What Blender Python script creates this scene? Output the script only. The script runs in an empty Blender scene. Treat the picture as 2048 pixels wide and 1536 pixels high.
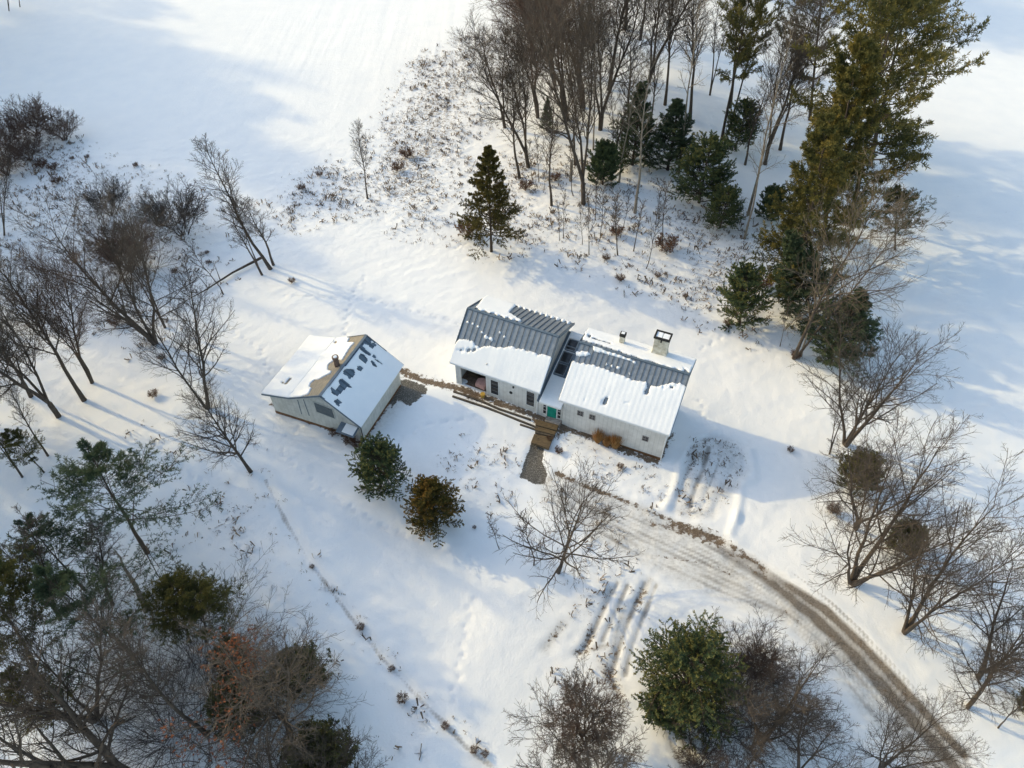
import bpy, math, random
import numpy as np
from mathutils import Vector, Matrix

# ------------------------------------------------------------------ camera
C = bpy.context.scene.collection
scene = bpy.context.scene
CAMH = 50.0; FPX = 1420.0
PITCH = math.atan(1420.0/1322.0)          # below the horizon
cp, sp = math.cos(PITCH), math.sin(PITCH)
cam_d = bpy.data.cameras.new('camera'); cam = bpy.data.objects.new('camera', cam_d); C.objects.link(cam)
cam.location = (0, 0, CAMH); cam.rotation_euler = (math.pi/2-PITCH, 0, 0)
cam_d.sensor_width = 36; cam_d.lens = 36*FPX/2048; cam_d.clip_end = 5000; cam_d.clip_start = 0.5
scene.camera = cam
# ------------------------------------------------------------------ light
SUN_EL, SHADOW_AZ = 25.0, -26.0
world = bpy.data.worlds.new('World'); scene.world = world; world.use_nodes = True
wn = world.node_tree.nodes; wl = world.node_tree.links
bg = wn['Background']; sky = wn.new('ShaderNodeTexSky'); sky.sky_type = 'NISHITA'; sky.sun_disc = False
sky.sun_elevation = math.radians(SUN_EL); sky.air_density = 1.0; sky.dust_density = 1.6; sky.ozone_density = 1.0
sd = Vector((-math.cos(math.radians(SHADOW_AZ)), -math.sin(math.radians(SHADOW_AZ)), math.tan(math.radians(SUN_EL)))).normalized()
sky.sun_rotation = math.atan2(sd.x, sd.y)
wl.new(sky.outputs[0], bg.inputs[0]); bg.inputs[1].default_value = 0.15
sun_d = bpy.data.lights.new('sun', 'SUN'); sun = bpy.data.objects.new('sun', sun_d); C.objects.link(sun)
sun_d.energy = 1.1; sun_d.angle = math.radians(1.0); sun_d.color = (1.0, 0.79, 0.42)
sun.rotation_euler = sd.to_track_quat('Z', 'Y').to_euler(); sun.location = (-60, 90, 80)
scene.view_settings.view_transform = 'Standard'; scene.view_settings.look = 'None'
scene.view_settings.exposure = 1.20; scene.view_settings.gamma = 1.0
scene.view_settings.use_white_balance = True; scene.view_settings.white_balance_temperature = 7450; scene.view_settings.white_balance_tint = 4
scene.render.engine = 'CYCLES'
scene.cycles.max_bounces = 6

rnd = random.Random(7); RG = np.random.default_rng(11)
# ------------------------------------------------------------------ terrain height and pixel-to-ground
def sstep(a, b, x):
    t = np.clip((x-a)/(b-a), 0, 1); return t*t*(3-2*t)
def gz0(x, y):
    x = np.asarray(x, float); y = np.asarray(y, float)
    u = (x+5)*.91-(y-46.5)*.41
    w = (x+5)*(-.41)-(y-46.5)*.91+0          # distance in front of the house line
    h = -1.1*sstep(-1, 21, u)
    h = h-0.45*sstep(1.6, 3.4, w)*sstep(-3, 3, u)*(1-sstep(9, 14, u))
    h = h+0.35*np.sin(x*.047+1.3)*np.sin(y*.06+.4)*sstep(20, 60, np.hypot(x-2, y-45))
    h = h+0.9*sstep(60, 110, y)*sstep(-20, 30, x)
    h = h+15*sstep(4, 44, -x-.491*y-26.4)*sstep(80, 120, y)      # unseen rise added so trees beyond the left edge throw longer shadows
    return h
def ray(px, py):
    a = (px-1024)/FPX; b = (768-py)/FPX
    return np.array([a, cp+b*sp, -sp+b*cp])
def P(px, py, dz=None):
    """ground point seen at a pixel of the photograph (dz: a fixed height instead of the ground)"""
    r = ray(px, py); z = 0.0 if dz is None else dz
    for _ in range(1 if dz is not None else 6):
        q = r*((z-CAMH)/r[2]); q = q+[0, 0, CAMH]
        if dz is None: z = float(gz0(q[0], q[1]))
    return np.array([q[0], q[1], z])
def proj(q):
    q = np.asarray(q, float); x, y, z = q[..., 0], q[..., 1], q[..., 2]-CAMH
    d = y*cp-z*sp; u = y*sp+z*cp
    return np.stack([1024+FPX*x/d, 768-FPX*u/d], -1)
def in_poly(px, py, poly):
    poly = np.asarray(poly, float); ins = np.zeros(px.shape, bool); n = len(poly)
    for i in range(n):
        x1, y1 = poly[i]; x2, y2 = poly[(i+1) % n]
        if y1 == y2: continue
        c = ((y1 > py) != (y2 > py)) & (px < (x2-x1)*(py-y1)/(y2-y1)+x1)
        ins ^= c
    return ins
def poly_soft(X, Y, pts_px, soft):
    """1 inside the world-space polygon of these pixels, fading over soft metres"""
    pts = np.array([P(*p)[:2] for p in pts_px]); ins = in_poly(X, Y, pts)
    d = dist_line(X, Y, np.vstack([pts, pts[:1]]))
    s = np.where(ins, d, -d); return sstep(-soft, soft, s)
def dist_line(X, Y, pts):
    D = np.full(X.shape, 1e9)
    for a, b in zip(pts[:-1], pts[1:]):
        ab = b-a; L = float(ab@ab)+1e-9
        t = np.clip(((X-a[0])*ab[0]+(Y-a[1])*ab[1])/L, 0, 1)
        D = np.minimum(D, np.hypot(X-a[0]-t*ab[0], Y-a[1]-t*ab[1]))
    return D
def line(X, Y, pts_px, w):
    pts = np.array([P(*p)[:2] for p in pts_px]); m = 3*w
    x0, y0 = pts.min(0)-m; x1, y1 = pts.max(0)+m
    out = np.zeros(X.shape); k = (X > x0) & (X < x1) & (Y > y0) & (Y < y1)
    out[k] = np.exp(-(dist_line(X[k], Y[k], pts)/w)**2); return out
def vnoise(X, Y, s, seed):
    r = np.random.default_rng(seed); T = r.random((256, 256)); x = X/s; y = Y/s
    xi = np.floor(x).astype(int); yi = np.floor(y).astype(int); fx = x-xi; fy = y-yi
    fx = fx*fx*(3-2*fx); fy = fy*fy*(3-2*fy)
    g = lambda a, b: T[a % 256, b % 256]
    return (g(xi, yi)*(1-fx)+g(xi+1, yi)*fx)*(1-fy)+(g(xi, yi+1)*(1-fx)+g(xi+1, yi+1)*fx)*fy

# ------------------------------------------------------------------ materials
def new_mat(name, rough=.7):
    m = bpy.data.materials.new(name); m.use_nodes = True
    b = m.node_tree.nodes['Principled BSDF']; b.inputs['Roughness'].default_value = rough
    b.inputs['Specular IOR Level'].default_value = .25
    return m, m.node_tree.nodes, m.node_tree.links, b
def noise(n, l, scale, detail=4, coord=None, rough=.6, vec=None):
    t = n.new('ShaderNodeTexNoise'); t.inputs['Scale'].default_value = scale; t.inputs['Detail'].default_value = detail
    t.inputs['Roughness'].default_value = rough
    if vec is not None: l.new(vec, t.inputs['Vector'])
    return t.outputs['Fac']
def ramp(n, l, src, stops):
    r = n.new('ShaderNodeValToRGB'); l.new(src, r.inputs[0]); e = r.color_ramp.elements
    while len(e) < len(stops): e.new(.5)
    for i, (p, c) in enumerate(stops):
        e[i].position = p; e[i].color = (*c, 1) if len(c) == 3 else c
    return r.outputs[0]
def mix(n, l, f, a, b):
    m = n.new('ShaderNodeMix'); m.data_type = 'RGBA'
    for s, v in ((m.inputs[0], f), (m.inputs[6], a), (m.inputs[7], b)):
        if hasattr(v, 'links') or hasattr(v, 'is_linked'): l.new(v, s)
        elif isinstance(v, (int, float)): s.default_value = v
        else: s.default_value = (*v, 1)
    return m.outputs[2]
def math_n(n, l, op, a, b=None, clamp=False):
    m = n.new('ShaderNodeMath'); m.operation = op; m.use_clamp = clamp
    for s, v in ((m.inputs[0], a), (m.inputs[1], b)):
        if v is None: continue
        if isinstance(v, (int, float)): s.default_value = v
        else: l.new(v, s)
    return m.outputs[0]
def bump(n, l, b, h, strength, dist):
    k = n.new('ShaderNodeBump'); k.inputs['Strength'].default_value = strength; k.inputs['Distance'].default_value = dist
    l.new(h, k.inputs['Height']); l.new(k.outputs[0], b.inputs['Normal']); return k
def attr(n, name):
    a = n.new('ShaderNodeAttribute'); a.attribute_name = name; return a
def objvec(n): return n.new('ShaderNodeTexCoord').outputs['Object']
SNOWC = (.86, .875, .90)
def mottled(name, c1, c2, scale, rough=.8, bmp=.3, bd=.02, stretch=None):
    m, n, l, b = new_mat(name, rough); v = objvec(n)
    if stretch:
        mp = n.new('ShaderNodeMapping'); mp.inputs['Scale'].default_value = stretch; l.new(v, mp.inputs[0]); v = mp.outputs[0]
    f = noise(n, l, scale, 5, vec=v)
    l.new(ramp(n, l, f, [(.32, c1), (.68, c2)]), b.inputs['Base Color'])
    if bmp: bump(n, l, b, f, bmp, bd)
    return m
M = {}
M['bark'] = mottled('bark', (.040, .031, .025), (.12, .093, .072), 3, stretch=(3, 3, .6), bmp=.6)
M['pale_bark'] = mottled('pale_bark', (.16, .13, .10), (.34, .29, .23), 3, stretch=(2, 2, .8), bmp=.5)
M['pine_bark'] = mottled('pine_bark', (.035, .028, .022), (.10, .075, .058), 3, stretch=(3, 3, .6), bmp=.6)
def twig_mat(name, a, b_):
    m, n, l, b = new_mat(name, .8); oi = n.new('ShaderNodeObjectInfo')
    l.new(mix(n, l, oi.outputs['Random'], a, b_), b.inputs['Base Color']); return m
M['twig'] = twig_mat('twig', (.060, .049, .042), (.115, .092, .075))
M['twig_pale'] = twig_mat('twig_pale', (.13, .105, .08), (.19, .15, .11))
M['twig_red'] = twig_mat('twig_red', (.10, .066, .052), (.14, .092, .072))
M['twig_purple'] = twig_mat('twig_purple', (.085, .070, .066), (.115, .095, .088))
def leaf_mat(name, dark, light, gold=None, transl=.25):
    m, n, l, b = new_mat(name, .65); a = attr(n, 'tone')
    st = [(.0, dark), (.75, light)] + ([(1.0, gold)] if gold else [])
    l.new(ramp(n, l, a.outputs['Fac'], st), b.inputs['Base Color'])
    t = n.new('ShaderNodeBsdfTranslucent'); l.new(ramp(n, l, a.outputs['Fac'], st), t.inputs[0])
    s = n.new('ShaderNodeMixShader'); s.inputs[0].default_value = transl
    out = n['Material Output']; l.new(b.outputs[0], s.inputs[1]); l.new(t.outputs[0], s.inputs[2]); l.new(s.outputs[0], out.inputs[0])
    return m
M['pine'] = leaf_mat('pine_needles', (.045, .056, .022), (.15, .130, .036), (.28, .21, .055))
M['pine_dark'] = leaf_mat('dark_needles', (.042, .066, .040), (.095, .125, .062), (.14, .145, .062))
M['spruce'] = leaf_mat('spruce_needles', (.045, .048, .014), (.13, .10, .026), (.20, .13, .035))
M['holly'] = leaf_mat('evergreen_leaves', (.045, .075, .040), (.115, .150, .065), (.20, .185, .06))
M['rust'] = leaf_mat('rusty_evergreen', (.055, .062, .018), (.16, .115, .028), (.33, .18, .045))
M['olive'] = leaf_mat('olive_leaves', (.055, .062, .028), (.13, .125, .045), (.19, .17, .06))
M['oakleaf'] = leaf_mat('withered_oak_leaves', (.14, .045, .022), (.24, .085, .04), (.30, .12, .06))
M['grassgold'] = leaf_mat('golden_dry_grass', (.42, .21, .07), (.66, .38, .15), (.75, .50, .25))
M['weed'] = leaf_mat('dry_weed', (.09, .07, .055), (.19, .14, .10), (.28, .21, .15))
M['leafbrown'] = leaf_mat('brown_leaves', (.10, .05, .03), (.19, .10, .06), (.25, .14, .09))

def snow_mat(name):
    m, n, l, b = new_mat(name, .55); v = objvec(n)
    f = noise(n, l, 6, 6, vec=v); g = noise(n, l, .9, 3, vec=v)
    l.new(ramp(n, l, g, [(.3, (.83, .85, .88)), (.7, (.88, .89, .91))]), b.inputs['Base Color'])
    bump(n, l, b, f, .35, .05); return m
M['snow'] = snow_mat('roof_snow')

def ground_mat():
    m, n, l, b = new_mat('snowy_ground', .6); v = objvec(n)
    dirt = attr(n, 'dirt').outputs['Fac']; grav = attr(n, 'gravel').outputs['Fac']; weed = attr(n, 'weed').outputs['Fac']; mud = attr(n, 'slush').outputs['Fac']
    nf = noise(n, l, 2.6, 8, vec=v, rough=.7); nc = noise(n, l, 9, 5, vec=v, rough=.7); nb = noise(n, l, .35, 4, vec=v); nm = noise(n, l, 1.1, 5, vec=v)
    snow = ramp(n, l, nb, [(.3, (.83, .85, .885)), (.7, (.88, .89, .91))])
    # slush: grey-tan packed snow with grit
    slush = ramp(n, l, nf, [(.30, (.30, .28, .26)), (.43, (.54, .53, .515)), (.62, (.74, .74, .74))])
    c = mix(n, l, math_n(n, l, 'MULTIPLY', mud, 1.0, True), snow, slush)
    rt = math_n(n, l, 'MULTIPLY', attr(n, 'rut').outputs['Fac'], math_n(n, l, 'ADD', math_n(n, l, 'MULTIPLY', nm, 1.2), .45))
    rt = ramp(n, l, math_n(n, l, 'ADD', rt, math_n(n, l, 'MULTIPLY', math_n(n, l, 'SUBTRACT', nf, .5), .35)), [(.20, (0, 0, 0)), (.40, (.45, .45, .45)), (.75, (.95, .95, .95))])
    c = mix(n, l, rt, c, ramp(n, l, nc, [(.35, (.09, .072, .056)), (.65, (.24, .205, .17))]))
    rgh = n.new('ShaderNodeMapRange'); l.new(rt, rgh.inputs[0]); rgh.inputs[3].default_value = .6; rgh.inputs[4].default_value = .35; l.new(rgh.outputs[0], b.inputs['Roughness'])
    # weeds and litter showing through thin snow
    nw = noise(n, l, 2.8, 5, vec=v, rough=.75)
    wsum = math_n(n, l, 'ADD', math_n(n, l, 'MULTIPLY', weed, .30), nw)
    wsum = math_n(n, l, 'ADD', wsum, math_n(n, l, 'MULTIPLY', nm, .25))
    wf = ramp(n, l, wsum, [(.89, (0, 0, 0)), (.96, (1, 1, 1))])
    wf = math_n(n, l, 'MULTIPLY', wf, math_n(n, l, 'MULTIPLY', weed, 3, True), True)
    c = mix(n, l, math_n(n, l, 'MULTIPLY', wf, .8), c, ramp(n, l, nf, [(.4, (.13, .10, .08)), (.6, (.30, .24, .19))]))
    # bare dirt
    ds = math_n(n, l, 'ADD', dirt, math_n(n, l, 'MULTIPLY', math_n(n, l, 'SUBTRACT', nf, .5), 2.8))
    df = ramp(n, l, ds, [(.42, (0, 0, 0)), (.68, (1, 1, 1))])
    df = math_n(n, l, 'MULTIPLY', df, math_n(n, l, 'MULTIPLY', dirt, 4, True), True)
    c = mix(n, l, df, c, ramp(n, l, nc, [(.35, (.085, .060, .042)), (.55, (.17, .125, .09)), (.7, (.30, .235, .175))]))
    gs = math_n(n, l, 'ADD', math_n(n, l, 'ADD', grav, math_n(n, l, 'MULTIPLY', math_n(n, l, 'SUBTRACT', nm, .5), .9)), math_n(n, l, 'MULTIPLY', math_n(n, l, 'SUBTRACT', nf, .5), 1.8))
    gf = ramp(n, l, gs, [(.42, (0, 0, 0)), (.58, (1, 1, 1))])
    n2 = noise(n, l, 5, 3, vec=v)
    c = mix(n, l, gf, c, ramp(n, l, nc, [(.35, (.055, .05, .045)), (.55, (.13, .12, .105)), (.68, (.36, .35, .34))]))
    l.new(c, b.inputs['Base Color'])
    h = math_n(n, l, 'ADD', math_n(n, l, 'MULTIPLY', nc, .6), noise(n, l, 1.6, 8, vec=v, rough=.7))
    bump(n, l, b, h, .5, .12)
    return m
M['ground'] = ground_mat()

def metal_roof(name, c1, c2):
    m, n, l, b = new_mat(name, .45); v = objvec(n)
    f = noise(n, l, 2.2, 6, vec=v, rough=.7)
    l.new(ramp(n, l, f, [(.35, c1), (.65, c2)]), b.inputs['Base Color']); b.inputs['Metallic'].default_value = .25
    return m
M['roof'] = metal_roof('blue_grey_metal', (.20, .23, .265), (.28, .31, .345))
M['trim'] = metal_roof('dark_blue_trim', (.10, .14, .18), (.15, .19, .23))
M['seam'] = metal_roof('roof_seams', (.07, .085, .105), (.10, .12, .14))
M['sunlitroof'] = mottled('sunlit_metal_tone', (.19, .17, .145), (.30, .27, .225), 2.5, stretch=(1, 4, 1))  # warm sunlight on the shed's grey metal is put into this colour
def siding(name, base, grime):
    m, n, l, b = new_mat(name, .7); v = objvec(n); f = noise(n, l, 1.5, 6, vec=v, rough=.7)
    w = n.new('ShaderNodeTexWave'); w.inputs['Scale'].default_value = 2.4; w.bands_direction = 'X'; w.inputs['Distortion'].default_value = 0
    l.new(v, w.inputs[0])
    w.inputs['Scale'].default_value = .8; w2 = n.new('ShaderNodeTexWave'); w2.inputs['Scale'].default_value = .8; w2.bands_direction = 'Y'; l.new(v, w2.inputs[0])
    jn = math_n(n, l, 'MAXIMUM', w.outputs['Fac'], w2.outputs['Fac']); jf = ramp(n, l, jn, [(.90, (1, 1, 1)), (1.0, (.88, .88, .88))])
    mm = n.new('ShaderNodeMix'); mm.data_type = 'RGBA'; mm.blend_type = 'MULTIPLY'; mm.inputs[0].default_value = 1; l.new(ramp(n, l, f, [(.3, grime), (.62, base)]), mm.inputs[6]); l.new(jf, mm.inputs[7]); l.new(mm.outputs[2], b.inputs['Base Color'])
    bump(n, l, b, jf, .5, .03); return m
M['wall'] = siding('painted_siding', (.74, .72, .68), (.60, .575, .53))
M['shedwall'] = siding('shed_siding', (.60, .60, .56), (.44, .44, .40))
M['cream'] = mottled('cream_plaster', (.38, .33, .24), (.72, .68, .58), 2.5)
M['white'] = mottled('white_trim', (.68, .68, .67), (.8, .8, .79), 3, bmp=0)
M['black'] = mottled('black_metal', (.015, .015, .016), (.04, .038, .036), 4)
def glass_mat():
    m, n, l, b = new_mat('dark_window_glass', .12); v = objvec(n); f = noise(n, l, 2, 3, vec=v)
    l.new(ramp(n, l, f, [(.35, (.02, .022, .026)), (.65, (.05, .052, .058))]), b.inputs['Base Color'])
    b.inputs['Specular IOR Level'].default_value = .5; return m
M['glass'] = glass_mat()
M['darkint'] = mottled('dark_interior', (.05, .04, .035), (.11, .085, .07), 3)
M['brownfloor'] = mottled('leafy_floor', (.10, .065, .05), (.26, .18, .13), 5)
M['teal'] = mottled('teal_paint', (.0, .22, .16), (.01, .30, .22), 3, bmp=0)
M['wood'] = mottled('weathered_wood', (.07, .05, .032), (.17, .122, .07), 3, stretch=(1, 6, 1))
M['darkwood'] = mottled('dark_timber', (.05, .042, .034), (.12, .098, .075), 3)
M['rustbase'] = mottled('rusty_base', (.10, .045, .02), (.24, .13, .07), 3)
M['brick'] = mottled('brown_brick', (.10, .06, .045), (.22, .15, .12), 5)
M['screen'] = mottled('grey_mesh_window', (.10, .12, .13), (.14, .16, .17), 4, bmp=0)
M['pink'] = mottled('pink_cloth', (.50, .27, .24), (.66, .40, .35), 3)
M['yellow'] = mottled('yellow_plastic', (.45, .28, .06), (.60, .40, .10), 3)
M['stone'] = mottled('grey_stone', (.16, .14, .13), (.36, .33, .31), 4)

# ------------------------------------------------------------------ mesh helpers
def mesh_np(name, V, quads=None, tris=None, mat=None, parent=None, tone=None, smooth=False, attrs=None):
    me = bpy.data.meshes.new(name); V = np.asarray(V, np.float32); me.vertices.add(len(V)); me.vertices.foreach_set('co', V.ravel())
    parts = []; tot = []
    if quads is not None and len(quads): q = np.asarray(quads, np.int32); parts.append(q.ravel()); tot.append(np.full(len(q), 4))
    if tris is not None and len(tris): q = np.asarray(tris, np.int32); parts.append(q.ravel()); tot.append(np.full(len(q), 3))
    idx = np.concatenate(parts); tot = np.concatenate(tot).astype(np.int32); start = np.concatenate([[0], np.cumsum(tot)[:-1]]).astype(np.int32)
    me.loops.add(len(idx)); me.loops.foreach_set('vertex_index', idx.astype(np.int32))
    me.polygons.add(len(tot)); me.polygons.foreach_set('loop_start', start); me.polygons.foreach_set('loop_total', tot)
    if smooth: me.polygons.foreach_set('use_smooth', np.ones(len(tot), bool))
    if tone is not None:
        a = me.attributes.new('tone', 'FLOAT', 'POINT'); a.data.foreach_set('value', np.asarray(tone, np.float32))
    for k, v in (attrs or {}).items():
        a = me.attributes.new(k, 'FLOAT', 'POINT'); a.data.foreach_set('value', np.asarray(v, np.float32).ravel())
    me.update(calc_edges=True)
    if mat: me.materials.append(mat)
    o = bpy.data.objects.new(name, me); C.objects.link(o)
    if parent: o.parent = parent
    return o
class MB:
    def __init__(s): s.v = []; s.f = []
    def add(s, vs, fs):
        k = len(s.v); s.v += [tuple(map(float, q)) for q in vs]; s.f += [tuple(k+i for i in f) for f in fs]
    def box(s, x0, x1, y0, y1, z0, z1):
        s.add([(x0, y0, z0), (x1, y0, z0), (x1, y1, z0), (x0, y1, z0), (x0, y0, z1), (x1, y0, z1), (x1, y1, z1), (x0, y1, z1)],
              [(0, 3, 2, 1), (4, 5, 6, 7), (0, 1, 5, 4), (1, 2, 6, 5), (2, 3, 7, 6), (3, 0, 4, 7)])
    def beam(s, p, q, w, h, up=(0, 0, 1)):
        p = Vector(p); q = Vector(q); d = (q-p).normalized(); up = Vector(up); r = d.cross(up).normalized()*w/2; t = r.cross(d).normalized()*h/2
        vs = [p-r-t, p+r-t, p+r+t, p-r+t, q-r-t, q+r-t, q+r+t, q-r+t]
        s.add(vs, [(0, 1, 2, 3), (7, 6, 5, 4), (0, 4, 5, 1), (1, 5, 6, 2), (2, 6, 7, 3), (3, 7, 4, 0)])
    def prism(s, poly, off):
        n = len(poly); a = [Vector(p) for p in poly]; b = [p+Vector(off) for p in a]
        s.add(a+b, [tuple(range(n))[::-1], tuple(range(n, 2*n))]+[(i, (i+1) % n, n+(i+1) % n, n+i) for i in range(n)])
    def tube(s, pts, rs, k=8):
        pts = [Vector(p) for p in pts]; vs = []; n = len(pts)
        for i, p in enumerate(pts):
            d = (pts[min(i+1, n-1)]-pts[max(i-1, 0)]).normalized(); a = d.orthogonal().normalized(); b = d.cross(a)
            vs += [p+(a*math.cos(2*math.pi*j/k)+b*math.sin(2*math.pi*j/k))*rs[i] for j in range(k)]
        fs = [(i*k+j, i*k+(j+1) % k, (i+1)*k+(j+1) % k, (i+1)*k+j) for i in range(n-1) for j in range(k)]
        fs += [tuple(range(k))[::-1], tuple(range((n-1)*k, n*k))]; s.add(vs, fs)
    def build(s, name, mat, parent=None, bevel=0, loc=None):
        me = bpy.data.meshes.new(name); me.from_pydata(s.v, [], s.f); me.update(); me.materials.append(mat)
        o = bpy.data.objects.new(name, me); C.objects.link(o)
        if parent: o.parent = parent
        if loc is not None: o.location = loc
        if bevel:
            b = o.modifiers.new('bevel', 'BEVEL'); b.width = bevel; b.segments = 2; b.limit_method = 'ANGLE'
        return o
def tag(o, label=None, cat=None, group=None, kind=None):
    for k, v in (('label', label), ('category', cat), ('group', group), ('kind', kind)):
        if v: o[k] = v
    return o
def empty(name, loc, label, cat, group=None, rz=0):
    o = bpy.data.objects.new(name, None); C.objects.link(o); o.location = tuple(map(float, loc)); o.rotation_euler = (0, 0, rz); o.empty_display_size = .5
    return tag(o, label, cat, group)
def copy_tree(o, parent=None):
    c = o.copy(); C.objects.link(c); c.parent = parent
    for ch in list(o.children): copy_tree(ch, c)
    return c

# ------------------------------------------------------------------ the ground
def axis(a, b, step, far):
    core = np.arange(a, b+1e-6, step); g = [step]; out = []; x = b
    while x < far: g.append(g[-1]*1.12); x += g[-1]; out.append(x)
    lo = []; x = a; gg = step
    while x > -far: gg *= 1.12; x -= gg; lo.append(x)
    return np.concatenate([lo[::-1], core, out])
gx = axis(-48, 48, .20, 900); gy = axis(10, 92, .20, 900)
GX, GY = np.meshgrid(gx, gy)
GZ = gz0(GX, GY)
near = (np.abs(GX) < 120) & (GY > 0) & (GY < 170)
dirt = np.zeros(GX.shape); gravel = np.zeros(GX.shape); weed = np.zeros(GX.shape); slush = np.zeros(GX.shape); cut = np.zeros(GX.shape); rut = np.zeros(GX.shape)
def mx(A, B): np.maximum(A, B, out=A)
# driveway
T1 = [(1459, 1113), (1520, 1148), (1574, 1188), (1624, 1228), (1674, 1273), (1749, 1353), (1824, 1433), (1904, 1523), (1960, 1600)]
ramp1 = sstep(1480, 1680, 1024+FPX*GX/(GY*cp+50*sp))
DRIVE = [(1075, 960), (1115, 940), (1230, 990), (1320, 1025), (1430, 1075), (1560, 1150), (1690, 1245), (1790, 1350), (1880, 1450), (1950, 1545), (1830, 1545), (1730, 1430), (1640, 1310), (1560, 1240), (1440, 1200), (1330, 1150), (1240, 1110), (1170, 1060), (1090, 1010)]
D = poly_soft(GX, GY, DRIVE, .7); mx(slush, D*(.62+.35*vnoise(GX, GY, 1.6, 5))); cut += D*.10
EL = [(1100, 1000), (1170, 1052), (1240, 1102), (1330, 1142), (1440, 1192), (1550, 1232), (1635, 1300), (1720, 1415), (1810, 1530)]; ER = [(1140, 965), (1240, 1000), (1330, 1035), (1430, 1082), (1540, 1140), (1650, 1215), (1745, 1310), (1830, 1400), (1930, 1520)]
for dx_, w_, v_ in ((-9, .16, .5), (10, .14, .42), (20, .14, .5), (38, .16, .4), (-24, .16, .35), (-45, .2, .3)):
    a = line(GX, GY, [(p[0]+dx_, p[1]-dx_*.55) for p in T1], w_); mx(rut, a*v_*(.5+.8*vnoise(GX, GY, 1.3, int(w_*1000+dx_+60)))*(.5+.5*ramp1)); cut += a*.04
for f_ in (.12, .27, .4, .52, .63, .74, .86):
    a = line(GX, GY, [(p[0]*(1-f_)+q_[0]*f_, p[1]*(1-f_)+q_[1]*f_) for p, q_ in zip(EL, ER)], .16+.1*((f_*37) % 1)); mx(rut, a*(.30+.25*((f_*53) % 1))*(.35+1.0*vnoise(GX, GY, 2.2, int(f_*100)))); cut += a*.03
T2 = [(1440, 1095), (1500, 1122), (1549, 1153), (1649, 1218), (1724, 1288), (1799, 1368), (1849, 1423), (1930, 1510)]
a = line(GX, GY, T1, .50); ramp1 = sstep(1480, 1680, 1024+FPX*GX/(GY*cp+50*sp)); mx(rut, a*(.62+.6*ramp1)*(.7+.5*vnoise(GX, GY, .8, 61))); mx(dirt, a*.35*ramp1); cut += a*.07
a = line(GX, GY, T2, .34); mx(rut, a*(.50+.6*ramp1)*(.7+.5*vnoise(GX, GY, .8, 62))); mx(dirt, a*.35*ramp1); cut += a*.05
for pts, w, s in ([[(1290, 1040), (1380, 1062), (1450, 1085), (1530, 1135)], .35, .62], [[(1300, 1045), (1360, 1055), (1430, 1078)], .5, .6],
                  [[(1112, 945), (1160, 968), (1230, 993), (1300, 1023), (1370, 1052), (1440, 1080)], .30, .85],
                  [[(1340, 1050), (1400, 1066), (1440, 1085)], .7, .66], [[(1450, 1100), (1490, 1125), (1540, 1160)], .25, .4],
                  [[(1270, 1105), (1350, 1115), (1420, 1130)], .15, .42], [[(1440, 1135), (1500, 1170), (1560, 1210), (1600, 1250)], .2, .5],
                  [[(1300, 1160), (1275, 1200), (1255, 1240), (1235, 1300), (1222, 1350)], .28, .30], [[(1250, 1210), (1235, 1260), (1228, 1300)], .28, .30],
                  [[(1292, 1172), (1275, 1205)], .4, .6], [[(1222, 1180), (1200, 1230), (1170, 1300)], .25, .30], [[(1180, 1270), (1165, 1305)], .4, .5],
                  [[(1150, 1305), (1215, 1290)], .25, .5], [[(1215, 1340), (1235, 1380)], .6, .58], [[(1125, 1250), (1105, 1275), (1090, 1295)], .4, .38]):
    a = line(GX, GY, pts, w); k_ = .62+.75*vnoise(GX, GY, 1.4, 71); mx(dirt, a*s*np.minimum(k_, 1.15)); mx(slush, a*.8); cut += a*.05
for pts in ([(1296, 1390), (1320, 1440), (1345, 1490), (1372, 1545)], [(1325, 1400), (1345, 1450), (1375, 1500), (1400, 1545)],
            [(1290, 1165), (1262, 1230), (1240, 1290), (1222, 1350), (1240, 1400)], [(1312, 1170), (1288, 1230), (1265, 1290), (1250, 1350)], [(1235, 1165), (1205, 1225), (1175, 1285), (1155, 1310)], [(1255, 1170), (1230, 1225), (1205, 1280)]):
    a = line(GX, GY, pts, .24); cut += a*.10; mx(slush, a*.4); mx(rut, a*.42*(.5+.8*vnoise(GX, GY, 1.5, 8)))
for pts in ([(1470, 1090), (1560, 1135), (1650, 1195), (1740, 1275), (1810, 1355)], [(1400, 1045), (1470, 1080)],
            [(1590, 1240), (1640, 1290), (1700, 1370), (1760, 1450)]):
    a = line(GX, GY, pts, .6); cut -= a*.09
# parking patch beside the house
PATCH = [(1352, 990), (1366, 930), (1385, 885), (1420, 868), (1465, 875), (1492, 905), (1500, 935), (1482, 965), (1450, 1005), (1428, 1035), (1380, 1040), (1345, 1025)]
D = poly_soft(GX, GY, PATCH, .6); cut += D*.10; mx(slush, D*(.25+.5*vnoise(GX, GY, 1.3, 44))); mx(dirt, D*.22); mx(weed, D*.5)
mx(slush, line(GX, GY, [(1395, 905), (1430, 885), (1470, 895)], 1.0)*.5)
for pts, w_, v_ in (([(1388, 905), (1379, 935), (1366, 965), (1354, 1000), (1350, 1030)], .26, .42), ([(1418, 893), (1412, 915), (1402, 948), (1386, 985), (1378, 1022)], .30, .70),
                    ([(1440, 915), (1428, 950), (1412, 985), (1402, 1020)], .18, .40), ([(1475, 905), (1462, 945), (1440, 985), (1430, 1020)], .22, .34), ([(1400, 880), (1440, 872), (1475, 888), (1488, 915)], .2, .36), ([(1372, 955), (1382, 925), (1402, 900)], .5, .32)):
    a = line(GX, GY, pts, w_)*(.45+.9*vnoise(GX, GY, 1.1, int(pts[0][0]))); mx(rut, a*v_*.72); mx(dirt, a*.24); cut += a*.08
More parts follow.
